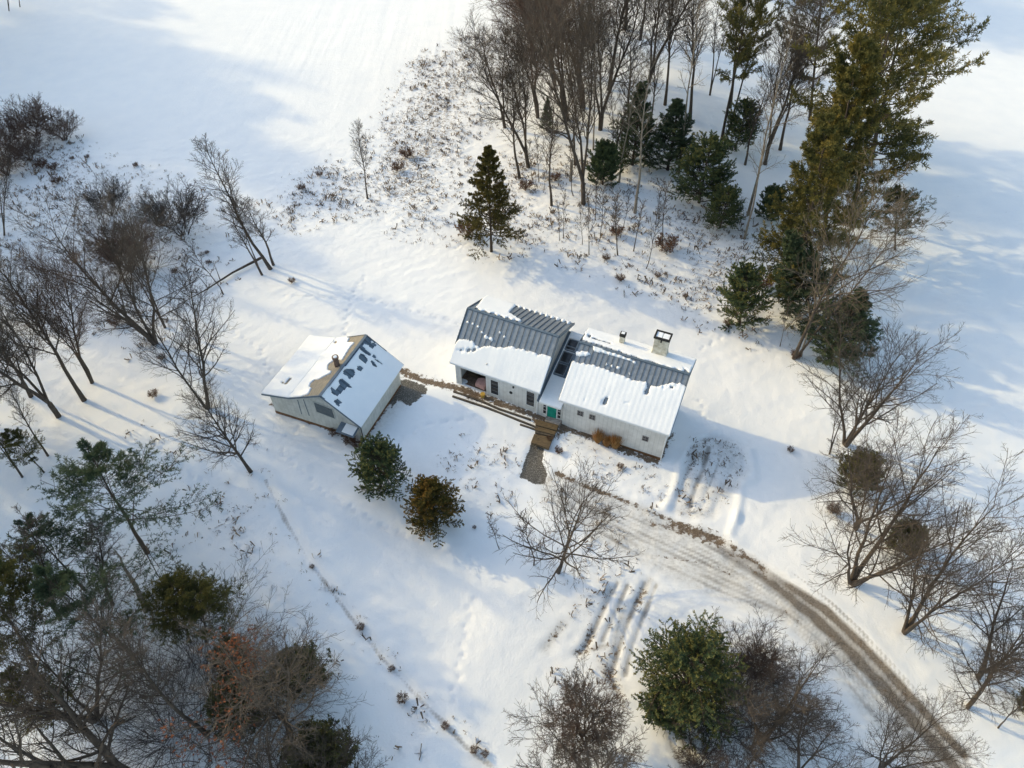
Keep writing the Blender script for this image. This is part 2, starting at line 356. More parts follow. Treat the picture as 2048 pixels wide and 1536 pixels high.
for pts in ([(1330, 1015), (1352, 975), (1362, 920), (1385, 878), (1430, 862)], [(1500, 900), (1508, 940), (1485, 960)], [(1470, 1040), (1480, 1000), (1482, 970), (1510, 955)], [(1460, 1070), (1475, 1030)]):
    a = line(GX, GY, pts, .35); cut -= a*.16
a = line(GX, GY, [(1345, 1000), (1315, 1000), (1300, 1012)], .35); cut += a*.08
# gravel path to the steps and gravel by the shed
PATH = [(1062, 888), (1089, 896), (1084, 925), (1094, 942), (1090, 968), (1066, 966), (1039, 954), (1049, 925)]
mx(gravel, poly_soft(GX, GY, PATH, .25)); cut += poly_soft(GX, GY, PATH, .3)*.10
mx(gravel, .9*poly_soft(GX, GY, [(795, 757), (815, 757), (858, 775), (850, 790), (818, 812), (795, 800), (783, 815), (778, 795)], .35))
mx(dirt, line(GX, GY, [(803, 742), (840, 757), (880, 768), (921, 778), (965, 793), (1010, 808), (1060, 826), (1100, 842)], .55)*.95)
cut += line(GX, GY, [(803, 742), (840, 757), (921, 778), (1010, 808), (1100, 842)], .6)*.10
mx(dirt, line(GX, GY, [(920, 779), (945, 790), (965, 798)], .6)*.9)
mx(dirt, line(GX, GY, [(1128, 850), (1180, 872), (1240, 895), (1308, 922)], .62)*.9)
mx(dirt, line(GX, GY, [(1308, 922), (1322, 900), (1336, 868)], .55)*.85)
mx(dirt, line(GX, GY, [(1080, 838), (1130, 858)], 1.0)*.9)
mx(dirt, line(GX, GY, [(542, 808), (600, 833), (680, 866), (722, 884)], .3)*.75)
mx(dirt, line(GX, GY, [(690, 872), (712, 882)], .6)*.6)
mx(dirt, line(GX, GY, [(724, 878), (760, 830), (790, 780)], .4)*.8)
mx(slush, line(GX, GY, [(725, 890), (765, 835), (800, 790)], 1.0)*.5)
# ditch along the lower meadow, footprints and old tracks
DITCH = [(530, 960), (570, 1040), (620, 1125), (700, 1232), (760, 1310), (850, 1408), (930, 1490), (1000, 1545)]
a = line(GX, GY, DITCH, .5); cut += a*.20; a = line(GX, GY, [(p[0]+14, p[1]-6) for p in DITCH], .6); cut -= a*.08
mx(weed, line(GX, GY, DITCH, 1.4)*.30); mx(rut, line(GX, GY, DITCH, .22)*.42*(.4+.9*vnoise(GX, GY, 2.0, 15)))
a = line(GX, GY, [(1160, 1030), (1220, 1060), (1290, 1110)], .3); cut += a*.05
for pts, st in (([(688, 668), (700, 610), (712, 575), (738, 545)], 22), ([(905, 1400), (922, 1310), (948, 1180)], 40), ([(1010, 450), (900, 500)], 6), ([(640, 830), (560, 880)], 8), ([(430, 640), (520, 700), (560, 790)], 8), ([(1000, 700), (900, 640), (740, 600), (560, 590)], 8), ([(560, 900), (640, 980), (760, 1050), (950, 1120)], 8), ([(1400, 700), (1500, 640), (1540, 560)], 8), ([(760, 900), (850, 850), (960, 830)], 8), ([(1380, 1010), (1420, 900), (1400, 790)], 8), ([(300, 880), (420, 980), (500, 1120), (620, 1280)], 8)):
    pp = [P(*p)[:2] for p in pts]; acc = []
    for s_, e_ in zip(pp[:-1], pp[1:]):
        k = max(2, int(np.hypot(*(e_-s_))/.7)); acc += [s_+(e_-s_)*i/k for i in range(k)]
    for i, q in enumerate(acc):
        k = (np.abs(GX-q[0]) < 1) & (np.abs(GY-q[1]) < 1); o = .14*(-1)**i
        cut[k] += .15*np.exp(-(((GX[k]-q[0]-o)**2+(GY[k]-q[1])**2)/.028))
# thin snow with weeds
for pts, s_, soft in (([(1000, 60), (985, 140), (960, 240), (930, 330), (890, 400), (870, 470), (800, 450), (720, 400), (740, 300), (790, 190), (850, 110), (930, 70)], .85, 6),
                ([(520, 420), (600, 350), (720, 300), (900, 330), (930, 500), (860, 480), (700, 440), (560, 470)], .55, 5),
                ([(0, 230), (120, 260), (220, 330), (320, 360), (420, 420), (430, 560), (330, 700), (150, 600), (0, 480)], .62, 7),
                ([(900, 330), (1080, 280), (1500, 400), (1600, 640), (1560, 720), (1300, 590), (1100, 520), (960, 520)], .50, 5),
                ([(1060, 870), (1110, 860), (1330, 950), (1360, 1010), (1300, 1010), (1120, 940)], .55, 1.5),
                ([(900, 850), (1050, 880), (1040, 1000), (960, 1020), (880, 930)], .42, 2.5),
                ([(1030, 960), (1200, 960), (1290, 1100), (1290, 1250), (1210, 1420), (1090, 1330), (1120, 1180), (1020, 1080)], .38, 4),
                ([(380, 830), (520, 900), (640, 1120), (560, 1180), (300, 1000), (250, 860)], .34, 6),
                ([(0, 1000), (400, 1100), (800, 1400), (860, 1536), (0, 1536)], .30, 8)):
    mx(weed, poly_soft(GX, GY, pts, soft)*s_)
mx(weed, .30*sstep(90, 120, GY)*0+.10*near)
GZ = GZ-cut+near*(.10*(vnoise(GX, GY, 7, 1)-.5)+.06*(vnoise(GX, GY, 2.3, 2)-.5)+.03*(vnoise(GX, GY, .7, 3)-.5)+(.02+.12*weed)*(vnoise(GX, GY, .45, 4)-.5)+.05*(vnoise(GX+GY*.5, (GY-GX*.5)*3, 2.6, 6)-.5))
# keep the ground out of the raised porch floor
def gz(x, y):
    i = np.clip(np.searchsorted(gx, x), 1, len(gx)-1); j = np.clip(np.searchsorted(gy, y), 1, len(gy)-1)
    fx = (x-gx[i-1])/(gx[i]-gx[i-1]); fy = (y-gy[j-1])/(gy[j]-gy[j-1])
    return (GZ[j-1, i-1]*(1-fx)+GZ[j-1, i]*fx)*(1-fy)+(GZ[j, i-1]*(1-fx)+GZ[j, i]*fx)*fy
ny, nx = GX.shape
I = np.arange(nx*ny).reshape(ny, nx)
q = np.stack([I[:-1, :-1], I[:-1, 1:], I[1:, 1:], I[1:, :-1]], -1).reshape(-1, 4)
gr = mesh_np('ground', np.stack([GX, GY, GZ], -1).reshape(-1, 3), q, mat=M['ground'], smooth=True, attrs=dict(dirt=dirt, gravel=gravel, weed=weed, slush=slush, rut=rut))
tag(gr, kind='structure')
def G(px, py):
    p = P(px, py); p[2] = float(gz(p[0], p[1])); return p

# ------------------------------------------------------------------ buildings
class Frame:
    """local frame of a house: u along the ridge, w out towards the front (= -y local)"""
    def __init__(s, x, y, ang):
        s.o = np.array([x, y]); s.a = ang; s.e = np.array([math.cos(ang), math.sin(ang)]); s.n = np.array([math.sin(ang), -math.cos(ang)])
    def world(s, u, w, z):
        u, w, z = np.broadcast_arrays(u, w, z); return np.stack([s.o[0]+s.e[0]*u+s.n[0]*w, s.o[1]+s.e[1]*u+s.n[1]*w, z], -1)
    def px_wall_w(s, px, py, w):       # pixel -> (u, z) on the plane w = const
        r = ray(px, py); o = -s.o; a = s.n@(r[:2]); b = s.n@o; t = (w-b)/a; return s.e@(o+r[:2]*t), CAMH+r[2]*t
    def px_wall_u(s, px, py, u):       # pixel -> (w, z) on the plane u = const
        r = ray(px, py); o = -s.o; a = s.e@(r[:2]); b = s.e@o; t = (u-b)/a; return s.n@(o+r[:2]*t), CAMH+r[2]*t
    def px_plane(s, px, py, w0, z0, w1, z1):
        r = ray(px, py); k = (z1-z0)/(w1-w0); o = -s.o
        a = s.n@r[:2]; b = s.n@o; t = (z0-CAMH+k*(b-w0))/(r[2]-k*a); return s.e@(o+r[:2]*t), s.n@(o+r[:2]*t)
def L3(u, w, z): return (u, -w, z)
def slab(mb, L, w0, z0, w1, z1, th=.12, u0=0):
    mb.prism([L3(u0, w0, z0), L3(u0, w1, z1), L3(u0, w1, z1-th), L3(u0, w0, z0-th)], (L-u0, 0, 0))
def seams(mb, L, w0, z0, w1, z1, n, h=.05, wd=.045, u0=0):
    for i in range(n+1):
        u = u0+.04+(L-u0-.08)*i/n; mb.beam(L3(u, w0, z0+.02), L3(u, w1, z1+.02), wd, h)
def snow_sheet(fr, parent, L, w0, z0, w1, z1, polys, holes=(), T=.10, res=.07, u0=0, name='roof_snow', seam_n=0, seed=1, u_over=0.03, w_over=.05, k=4, ridge=.002):
    sgn = 1 if w1 > w0 else -1; nu = int((L-u0+2*u_over)/res)+1; ws = abs(w1-w0)+w_over; nw = int(ws/res)+1
    u = np.linspace(u0-u_over, L+u_over, nu); w = w0+sgn*np.linspace(0, ws, nw)
    U, W = np.meshgrid(u, w); kk = (z1-z0)/(w1-w0); Z = z0+kk*(W-w0); pr = proj(fr.world(U, W, Z)); m = np.zeros(U.shape)
    for p in polys: m = np.maximum(m, in_poly(pr[..., 0], pr[..., 1], p))
    for p in holes: m = np.minimum(m, 1-in_poly(pr[..., 0], pr[..., 1], p))
    for _ in range(k):
        mm = np.pad(m, 1, mode='edge'); m = (mm[1:-1, 1:-1]*2+mm[:-2, 1:-1]+mm[2:, 1:-1]+mm[1:-1, :-2]+mm[1:-1, 2:])/6
    rag = vnoise(U*1.0, W*1.0, .16, seed)*.5+vnoise(U, W, .45, seed+1)*.5
    s = m+(rag-.5)*.35
    if seam_n: s = s+.12*np.cos(2*np.pi*(U-.04)/((L-u0-.08)/seam_n))*(m < .98)
    t = sstep(.42, .95, s)*T*(.85+.3*vnoise(U, W, 1.1, seed+2))+.012
    if seam_n: t = t+ridge*np.cos(2*np.pi*(U-.04)/((L-u0-.08)/seam_n))*(m > .5)
    on = s > .45
    Iq = np.arange(nu*nw).reshape(nw, nu); c = on[:-1, :-1] & on[1:, :-1] & on[:-1, 1:] & on[1:, 1:]
    Q = np.stack([Iq[:-1, :-1], Iq[1:, :-1], Iq[1:, 1:], Iq[:-1, 1:]], -1)[c]
    if sgn < 0: Q = Q[:, ::-1]
    nrm = np.array([0, kk, 1])/math.hypot(kk, 1)
    top = np.stack([U, -W+t*nrm[1], Z+t*nrm[2]], -1).reshape(-1, 3); bot = np.stack([U, -W, Z+.002-.03*(np.abs(W-w1) < .12)], -1).reshape(-1, 3)
    E = np.concatenate([Q[:, [0, 1]], Q[:, [1, 2]], Q[:, [2, 3]], Q[:, [3, 0]]]); key = np.sort(E, 1); kk2 = key[:, 0].astype(np.int64)*10**7+key[:, 1]
    _, inv, cnt = np.unique(kk2, return_inverse=True, return_counts=True); B = E[cnt[inv] == 1]; N = len(top)
    side = np.stack([B[:, 1], B[:, 0], B[:, 0]+N, B[:, 1]+N], -1)
    V = np.concatenate([top, bot]); F = np.concatenate([Q, side]); used, f2 = np.unique(F, return_inverse=True); F = f2.reshape(F.shape); V = V[used]
    return mesh_np(name, V, F, mat=M['snow'], parent=parent, smooth=False)
def zoomed(pts, ox, oy, s): return [(ox+x/s, oy+y/s) for x, y in pts]
Z1 = lambda pts: zoomed(pts, 860, 560, 3.657)
Z2 = lambda pts: zoomed(pts, 500, 620, 4.267)
Z3 = lambda pts: zoomed(pts, 1080, 600, 5.909)
def quad_on_wall(fr, w, pts): return [fr.px_wall_w(*p, w) for p in pts]

# ---- left wing -------------------------------------------------
FL = Frame(-4.117, 50.095, -.438); LL, dfL, dbL, zrL, zfL, zbL = 9.152, 3.883, 3.955, 6.53, 3.0, 4.9
FR = Frame(6.039, 46.058, -.413); LR, dfR, dbR, zrR, zfR, zbR = 10.02, 4.598, 2.638, 6.018, 3.0, 5.377
def wall_shell(mb, L, wf, wb, zfun, zbot, u0=.3, u1=None, front=None, th=.15):
    """two gable walls, back wall, front wall pieces (front: list of (ua, ub, za, zb))"""
    u1 = L-.3 if u1 is None else u1
    prof = [(wb, zbot), (wb, zfun(wb)), (0, zfun(0)), (wf, zfun(wf)), (wf, zbot)]
    for u in (u0, u1-th): mb.prism([L3(u, w, z) for w, z in prof], (th, 0, 0))
    mb.box(u0+th, u1-th, -(wb+th), -wb, zbot, zfun(wb)-.02)
    for ua, ub, za, zb in front: mb.box(ua, ub, -wf, -(wf-th), za, zb)
def zL(w): return (zrL+(zfL-zrL)*w/dfL if w > 0 else zrL+(zbL-zrL)*(-w)/dbL)-.125
def zR(w): return (zrR+(zfR-zrR)*w/dfR if w > 0 else zrR+(zbR-zrR)*(-w)/dbR)-.125
wingL = empty('house_wing', (FL.o[0], FL.o[1], 0), 'white house wing with steep blue grey metal roof and open porch bay', 'house', rz=FL.a)
wfL = dfL-.35
b0 = FL.px_wall_w(922, 752, wfL)[0]; b1 = FL.px_wall_w(972, 772, wfL)[0]          # porch opening
b0 = max(.62, b0)
mb = MB(); zt = zL(wfL)-.02
wall_shell(mb, LL, wfL, -(dbL-.35), zL, -1.8, front=[(.45, b0, -1.8, zt), (b1, LL-.45, -1.8, zt), (b0, b1, 2.25, zt), (b0, b1, -1.8, -.05)])
mb.box(b1, b1+.12, -(wfL-.15), -(wfL-2.2), -.3, zt+.6)                              # porch side wall
mb.build('wall', M['wall'], wingL)
mb = MB(); mb.box(.45, b1, -(wfL-.16), -(wfL-2.3), -.3, .0); mb.build('porch_floor', M['brownfloor'], wingL)
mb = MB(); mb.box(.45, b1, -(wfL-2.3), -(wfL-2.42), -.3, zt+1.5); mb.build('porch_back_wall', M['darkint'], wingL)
mb = MB(); slab(mb, LL, 0, zrL, dfL, zfL); slab(mb, LL, 0, zrL, -dbL, zbL)
rf = mb.build('roof', M['roof'], wingL)
mb = MB(); seams(mb, LL, .05, zrL, dfL, zfL, 17, .035, .035); seams(mb, LL, -.05, zrL, -dbL, zbL, 17, .05, .045); mb.build('roof_seam', M['seam'], rf)
mb = MB(); mb.beam(L3(-.02, 0, zrL+.045), L3(LL+.02, 0, zrL+.045), .22, .07); mb.build('ridge_cap', M['trim'], rf)
for u in (-.035, LL+.035):
    mb = MB(); mb.beam(L3(u, 0, zrL-.05), L3(u, dfL+.03, zfL-.05), .06, .22); mb.beam(L3(u, 0, zrL-.05), L3(u, -dbL-.03, zbL-.05), .06, .22)
    mb.build('rake_trim', M['trim'], wingL)
mb = MB(); mb.box(0, LL, -(dfL+.05), -(dfL+.003), zfL-.20, zfL-.02); mb.build('eave_trim', M['white'], wingL)
snL = Z1([(195, 455), (215, 430), (245, 438), (268, 425), (285, 445), (310, 440), (335, 470), (365, 492), (400, 482), (440, 480), (470, 488), (520, 490), (560, 492), (600, 480), (640, 500), (680, 502), (715, 520), (740, 515), (770, 525), (800, 545), (830, 530), (850, 550), (888, 562), (900, 700), (800, 900), (100, 640)])
bl = [Z1(p) for p in ([(262, 292), (290, 298), (285, 325), (258, 318)], [(300, 305), (325, 312), (322, 338), (296, 330)], [(338, 322), (365, 330), (360, 356), (334, 348)],
      [(368, 368), (395, 380), (388, 400), (362, 390)], [(380, 335), (400, 340), (396, 360)], [(398, 395), (428, 405), (422, 440), (392, 425)], [(432, 410), (465, 425), (458, 452), (428, 438)],
      [(500, 370), (525, 376), (520, 402), (495, 392)], [(535, 392), (556, 420), (545, 430), (528, 404)], [(565, 430), (590, 455), (580, 468)])]
snow_sheet(FL, wingL, LL, 0, zrL, dfL, zfL, [snL]+bl, holes=[Z1([(205, 508), (260, 512), (335, 503), (365, 498), (330, 520), (250, 524), (200, 520)])], T=.13, seam_n=17, seed=20)
snB = Z1([(330, 203), (420, 100), (560, 150), (640, 175), (600, 215), (580, 240), (625, 270), (672, 298), (660, 312), (620, 292), (600, 298), (570, 274), (545, 283), (520, 262), (490, 265), (470, 245), (430, 245), (400, 225), (370, 232), (350, 208)])
teeth = [Z1([(640+i*40, 180+i*13.4), (672+i*40, 188+i*13.4), (660+i*40, 205+i*13.4), (640+i*40, 200+i*13.4)]) for i in range(10)]
snow_sheet(FL, wingL, LL, 0, zrL, -dbL, zbL, [snB]+teeth, T=.10, seam_n=17, seed=30)
# windows on the left wing
def window_on(fr, w, px0, px1, parent, panes=(1, 3), label=None, frame_mat='white', glass='glass', depth=.05, name='window'):
    (ua, za), (ub, zb) = fr.px_wall_w(*px0, w), fr.px_wall_w(*px1, w)
    u0, u1 = sorted((ua, ub)); z0, z1 = sorted((za, zb)); mb = MB(); t = .06; y = -w
    mb.box(u0-t, u1+t, y-depth, y-.002, z1, z1+t); mb.box(u0-t, u1+t, y-depth, y-.002, z0-t, z0); mb.box(u0-t, u0, y-depth, y-.002, z0, z1); mb.box(u1, u1+t, y-depth, y-.002, z0, z1)
    for i in range(1, panes[0]): x = u0+(u1-u0)*i/panes[0]; mb.box(x-.02, x+.02, y-depth+.01, y-.012, z0, z1)
    fo = mb.build(name, M[frame_mat], parent)
    g = MB(); g.box(u0, u1, y-.025, y-.004, z0, z1); go = g.build('pane', M[glass], fo)
    if panes[1] > 1:
        for i in range(1, panes[1]):
            s = MB(); z = z0+(z1-z0)*i/panes[1]; s.box(u0, u1, y-.040, y-.026, z-.018, z+.018); s.build('glazing_bar', M[frame_mat if panes[0] > 1 else 'screen'], fo)
    return fo
def win_c(fr, w, cx, cy, wid, hei, parent, **k):   # centred at a pixel, metric size
    u, z = fr.px_wall_w(cx, cy, w); p0 = proj(fr.world(u-wid/2, w, z-hei/2)); p1 = proj(fr.world(u+wid/2, w, z+hei/2))
    return window_on(fr, w, p0, p1, parent, **k)
win_c(FL, wfL, 860+473/3.657, 560+785/3.657, .78, 1.85, wingL, panes=(1, 4))
win_c(FL, wfL, 860+735/3.657, 560+868/3.657, .78, 1.85, wingL, panes=(1, 4))
u, z = FL.px_wall_w(860+592/3.657, 560+823/3.657, wfL); mb = MB(); mb.tube([L3(u, wfL+.002, z), L3(u, wfL+.06, z)], [.17, .15], 12); mb.build('wall_vent', M['black'], wingL)
u, z = FL.px_wall_w(1027, 774, wfL); mb = MB(); mb.box(u-.07, u+.07, -(wfL+.10), -(wfL+.002), z-.1, z+.1); mb.build('porch_light', M['black'], wingL)
mb = MB(); mb.box(LL-.42, LL-.3, -(wfL+.08), -(wfL+.003), -1.5, zfL-.2); mb.build('corner_post', M['white'], wingL)
mb = MB(); mb.box(.32, .44, -(wfL+.06), -(wfL+.003), -1.5, zfL-.22); mb.build('corner_post', M['white'], wingL)
# things under the porch bay
def Lw(u, w, z): q = FL.world(u, w, z); return tuple(float(c) for c in q)
pc = MB(); ang = .4
pc.prism([(-.5, -.35, .55), (.5, -.45, .62), (.55, .25, .75), (0, .5, .70), (-.55, .3, .6)], (0, 0, .05)); pc.prism([(-.5, -.35, .2), (-.55, .3, .2), (-.55, .3, .6), (-.5, -.35, .55)], (.04, 0, 0))
pc.prism([(.5, -.45, .1), (.55, .25, .1), (.55, .25, .75), (.5, -.45, .62)], (-.04, 0, 0)); pc.prism([(-.5, -.37, .15), (.5, -.47, .15), (.5, -.47, .62), (-.5, -.37, .55)], (0, .04, 0))
o = pc.build('covered_table', M['pink'], None, bevel=.02, loc=Lw(b1-.75, wfL-.55, .0)); o.rotation_euler = (0, 0, FL.a)
tag(o, 'low table under a faded pink cloth in the open porch bay of the left wing', 'table')
yb = MB(); yb.tube([(0, 0, 0), (0, 0, .35), (0, 0, .42)], [.17, .22, .23], 12); yb.tube([(0, 0, .425), (0, 0, .45)], [.24, .24], 12)
o = yb.build('bucket', M['yellow'], None, loc=Lw(b1-.15, wfL+.45, float(gz(*Lw(b1-.15, wfL+.45, 0)[:2]))-.02)); tag(o, 'yellow bucket on the brown strip at the right edge of the porch bay', 'bucket')
wp = MB()
for i in range(14):
    r_, c_ = i//5, i % 5; wp.tube([(c_*.19+(r_ % 2)*.09, -.35, .1+r_*.17), (c_*.19+(r_ % 2)*.09, .35, .1+r_*.17)], [.09, .085], 7)
o = wp.build('firewood_stack', M['wood'], None, loc=Lw(b0+.25, wfL-1.6, .0)); o.rotation_euler = (0, 0, FL.a); tag(o, 'small stack of split firewood at the back of the porch bay', 'firewood')

# ---- right wing ------------------------------------------------
wingR = empty('house_wing', (FR.o[0], FR.o[1], 0), 'white house wing with two chimneys and three tiny four pane windows', 'house', rz=FR.a)
wfR = dfR-.35; mb = MB(); zt = zR(wfR)-.02
wall_shell(mb, LR, wfR, -(dbR-.3), zR, -2.4, front=[(.45, LR-.45, -2.4, zt)]); mb.build('wall', M['wall'], wingR)
mb = MB(); slab(mb, LR, 0, zrR, dfR, zfR); slab(mb, LR, 0, zrR, -dbR, zbR); rf = mb.build('roof', M['roof'], wingR)
mb = MB(); seams(mb, LR, .05, zrR, dfR, zfR, 21, .035, .035); seams(mb, LR, -.05, zrR, -dbR, zbR, 21); mb.build('roof_seam', M['seam'], rf)
mb = MB(); mb.beam(L3(-.02, 0, zrR+.045), L3(LR+.02, 0, zrR+.045), .22, .07); mb.build('ridge_cap', M['trim'], rf)
for u in (-.035, LR+.035):
    mb = MB(); mb.beam(L3(u, 0, zrR-.05), L3(u, dfR+.03, zfR-.05), .06, .22); mb.beam(L3(u, 0, zrR-.05), L3(u, -dbR-.03, zbR-.05), .06, .22)
    mb.build('rake_trim', M['trim'], wingR)
mb = MB(); mb.box(0, LR, -(dfR+.05), -(dfR+.003), zfR-.20, zfR-.02); mb.build('eave_trim', M['white'], wingR)
mb = MB(); mb.box(0, 4.2, dbR+.003, dbR+.07, zbR-.16, zbR+.05); mb.build('rear_gutter', M['black'], wingR)
sR = Z1([(1040, 598), (1062, 590), (1085, 606), (1120, 604), (1150, 615), (1200, 620), (1240, 640), (1290, 652), (1330, 672), (1380, 690), (1420, 700), (1460, 722), (1500, 735), (1540, 735), (1560, 745), (1592, 742), (1590, 790), (1575, 835), (1592, 842), (1608, 800), (1620, 768), (1650, 778), (1690, 770), (1715, 768), (1722, 752), (1750, 758), (1775, 742), (1800, 760), (1830, 752), (1862, 772), (1880, 800), (1800, 1180), (900, 920)])
sR2 = [Z1(p) for p in ([(1090, 440), (1150, 470), (1190, 492), (1197, 528), (1240, 535), (1300, 548), (1370, 568), (1440, 592), (1500, 612), (1535, 614), (1505, 596), (1460, 572), (1400, 552), (1330, 528), (1250, 500), (1150, 465)],
       [(1070, 520), (1120, 518), (1165, 528), (1182, 542), (1160, 560), (1100, 562), (1062, 556)],
       [(1288, 600), (1308, 604), (1300, 632), (1282, 626)], [(1325, 610), (1348, 616), (1340, 645), (1320, 638)], [(1368, 622), (1395, 636), (1388, 660), (1362, 652)], [(1405, 645), (1430, 652), (1420, 672), (1402, 668)], [(1442, 664), (1475, 690), (1462, 698), (1436, 680)])]
hR = [Z1(p) for p in ([(1290, 850), (1302, 868), (1290, 905), (1265, 920), (1258, 900), (1275, 880)], [(1288, 805), (1298, 790), (1300, 802)], [(1570, 812), (1590, 805), (1588, 835), (1575, 838)],
      [(1700, 775), (1712, 775), (1710, 790), (1698, 788)], [(1730, 768), (1742, 770), (1738, 790)], [(1758, 770), (1790, 778), (1780, 798), (1760, 792)], [(1798, 776), (1822, 782), (1812, 796)], [(1430, 895), (1445, 900), (1436, 912)], [(1118, 868), (1142, 874), (1138, 880)])]
snow_sheet(FR, wingR, LR, 0, zrR, dfR, zfR, [sR]+sR2, holes=hR, T=.14, seam_n=21, seed=40, ridge=.005)
sRb = Z1([(1110, 440), (1165, 330), (1960, 560), (1900, 690), (1885, 672), (1850, 640), (1862, 672), (1830, 672), (1800, 650), (1770, 655), (1720, 632), (1690, 632), (1650, 610), (1600, 592), (1560, 592), (1500, 562), (1450, 552), (1400, 532), (1392, 522), (1370, 525), (1340, 512), (1280, 492), (1240, 478), (1180, 462)])
snow_sheet(FR, wingR, LR, 0, zrR, -dbR, zbR, [sRb], holes=[Z1([(1155, 405), (1175, 405), (1170, 428), (1158, 425)]), Z1([(1180, 422), (1250, 445), (1330, 468), (1330, 474), (1250, 452), (1180, 430)])], T=.12, seam_n=0, seed=50)
for cx, cy in ((1100, 975), (1187, 1003), (1575, 1160)): win_c(FR, wfR, 860+cx/3.657, 560+cy/3.657, .46, .52, wingR, panes=(2, 2), frame_mat='stone', depth=.04)
mb = MB(); mb.tube([L3(LR-.25, wfR+.06, -2.0), L3(LR-.25, wfR+.06, 2.3), L3(LR-.2, wfR+.3, zfR-.2)], [.05, .05, .05], 8); mb.build('downspout', M['white'], wingR)
mb = MB(); mb.box(.3, LR-.3, -(wfR+.03), -(wfR+.003), -2.4, -.75); mb.box(LR-.297, LR-.27, -wfR, -(wfR-2.4), -2.4, -.75)
fo = mb.build('foundation', M['rustbase'], wingR); fo['label'] = 'rusty brown foundation strip along the wall foot'
# small chimney
def chimney_at(px, py, fr, w): return fr.px_wall_w(px, py, w)[0]
wc = -(dbR-.75); u = FR.px_plane(1240, 692, 0, zrR, -dbR, zbR)[0]
zroof = zR(wc)+.1
mb = MB(); mb.box(u-.23, u+.23, -wc-.20, -wc+.20, zroof-.3, zroof+.95); ch = mb.build('chimney', M['cream'], wingR, bevel=.02); ch['label'] = 'small square chimney with black top'
mb = MB(); mb.box(u-.27, u+.27, -wc-.24, -wc+.24, zroof+.953, zroof+1.25); mb.build('chimney_cap', M['black'], ch, bevel=.02)
mb = MB(); mb.box(u-.36, u+.40, -wc-.34, -wc-.203, zroof-.1, zroof+.06); mb.box(u+.233, u+.42, -wc-.2, -wc+.2, zroof-.1, zroof+.08); mb.build('flashing', M['black'], ch)
mb = MB(); mb.box(u-.16, u+.16, -wc-.14, -wc+.14, zroof+1.252, zroof+1.30); mb.build('flue_snow', M['snow'], ch, bevel=.02)
# big chimney: flared body, open rim with snow inside
u = FR.px_plane(1322, 700, 0, zrR, -dbR, zbR)[0]; wc = -(dbR-.62); zroof = zR(wc)+.1; y = -wc
mb = MB()
def frust(mb, u0, u1, y0, y1, z0, U0, U1, Y0, Y1, z1):
    mb.add([(u0, y0, z0), (u1, y0, z0), (u1, y1, z0), (u0, y1, z0), (U0, Y0, z1), (U1, Y0, z1), (U1, Y1, z1), (U0, Y1, z1)], [(0, 3, 2, 1), (4, 5, 6, 7), (0, 1, 5, 4), (1, 2, 6, 5), (2, 3, 7, 6), (3, 0, 4, 7)])
frust(mb, u-.88, u+.80, y-.55, y+.42, zroof-.5, u-.62, u+.64, y-.42, y+.40, zroof+.55)
frust(mb, u-.62, u+.64, y-.42, y+.40, zroof+.552, u-.62, u+.66, y-.44, y+.42, zroof+2.05)
ch = mb.build('chimney', M['cream'], wingR, bevel=.02); ch['label'] = 'large stained cream chimney with open rim holding snow'
mb = MB(); zt = zroof+2.053; ux0, ux1, yy0, yy1 = u-.70, u+.74, y-.54, y+.50
mb.box(ux0, ux1, yy0, yy0+.13, zt, zt+.22); mb.box(ux0, ux1, yy1-.13, yy1, zt, zt+.22); mb.box(ux0, ux0+.13, yy0+.13, yy1-.13, zt, zt+.22); mb.box(ux1-.13, ux1, yy0+.13, yy1-.13, zt, zt+.22)
mb.build('chimney_rim', M['black'], ch, bevel=.02)
mb = MB(); mb.box(ux0+.135, u-.02, yy0+.135, yy1-.135, zt+.002, zt+.14); mb.box(u+.03, ux1-.135, yy0+.135, yy1-.135, zt+.002, zt+.13); mb.build('flue_snow', M['snow'], ch, bevel=.03)
mb = MB(); mb.box(u-.05, u+.08, yy0-.03, yy0-.002, zt-.25, zt+.05); mb.build('soot_plate', M['black'], ch)
mb = MB(); mb.beam((u-.95, y-.50, zroof+.02), (u-.1, y-.62, zroof+.10), .10, .12); mb.beam((u-.1, y-.62, zroof+.10), (u+.78, y-.48, zroof-.05), .10, .12); mb.build('flashing', M['brick'], ch)

# ---- connector ------------------------------------------------
conn = empty('entry_link', (FL.o[0], FL.o[1], 0), 'low link between the two house wings with dark roof windows and teal door', 'house link', rz=FL.a)
u0, u1 = LL-.27, LL+2.12; cw = [(-3.4, 4.30), (3.95, 1.92)]
def zC(w): return cw[0][1]+(cw[1][1]-cw[0][1])*(w-cw[0][0])/(cw[1][0]-cw[0][0])
mb = MB(); mb.prism([L3(u0, -3.4, zC(-3.4)), L3(u0, 3.95, zC(3.95)), L3(u0, 3.95, zC(3.95)-.14), L3(u0, -3.4, zC(-3.4)-.14)], (u1-u0, 0, 0)); rfc = mb.build('roof', M['trim'], conn)
mb = MB(); mb.box(u0, u1, -3.55, -3.40, -2.0, zC(3.5)-.16); mb.build('wall', M['wall'], conn); mb = MB(); mb.box(u0, u1, 3.1, 3.25, -2, zC(-3.1)-.17); mb.build('wall', M['wall'], conn)
mb = MB(); mb.box(u0+.25, u1-.05, -4.02, -3.953, zC(3.95)-.18, zC(3.95)-.02); mb.build('gutter', M['white'], conn)
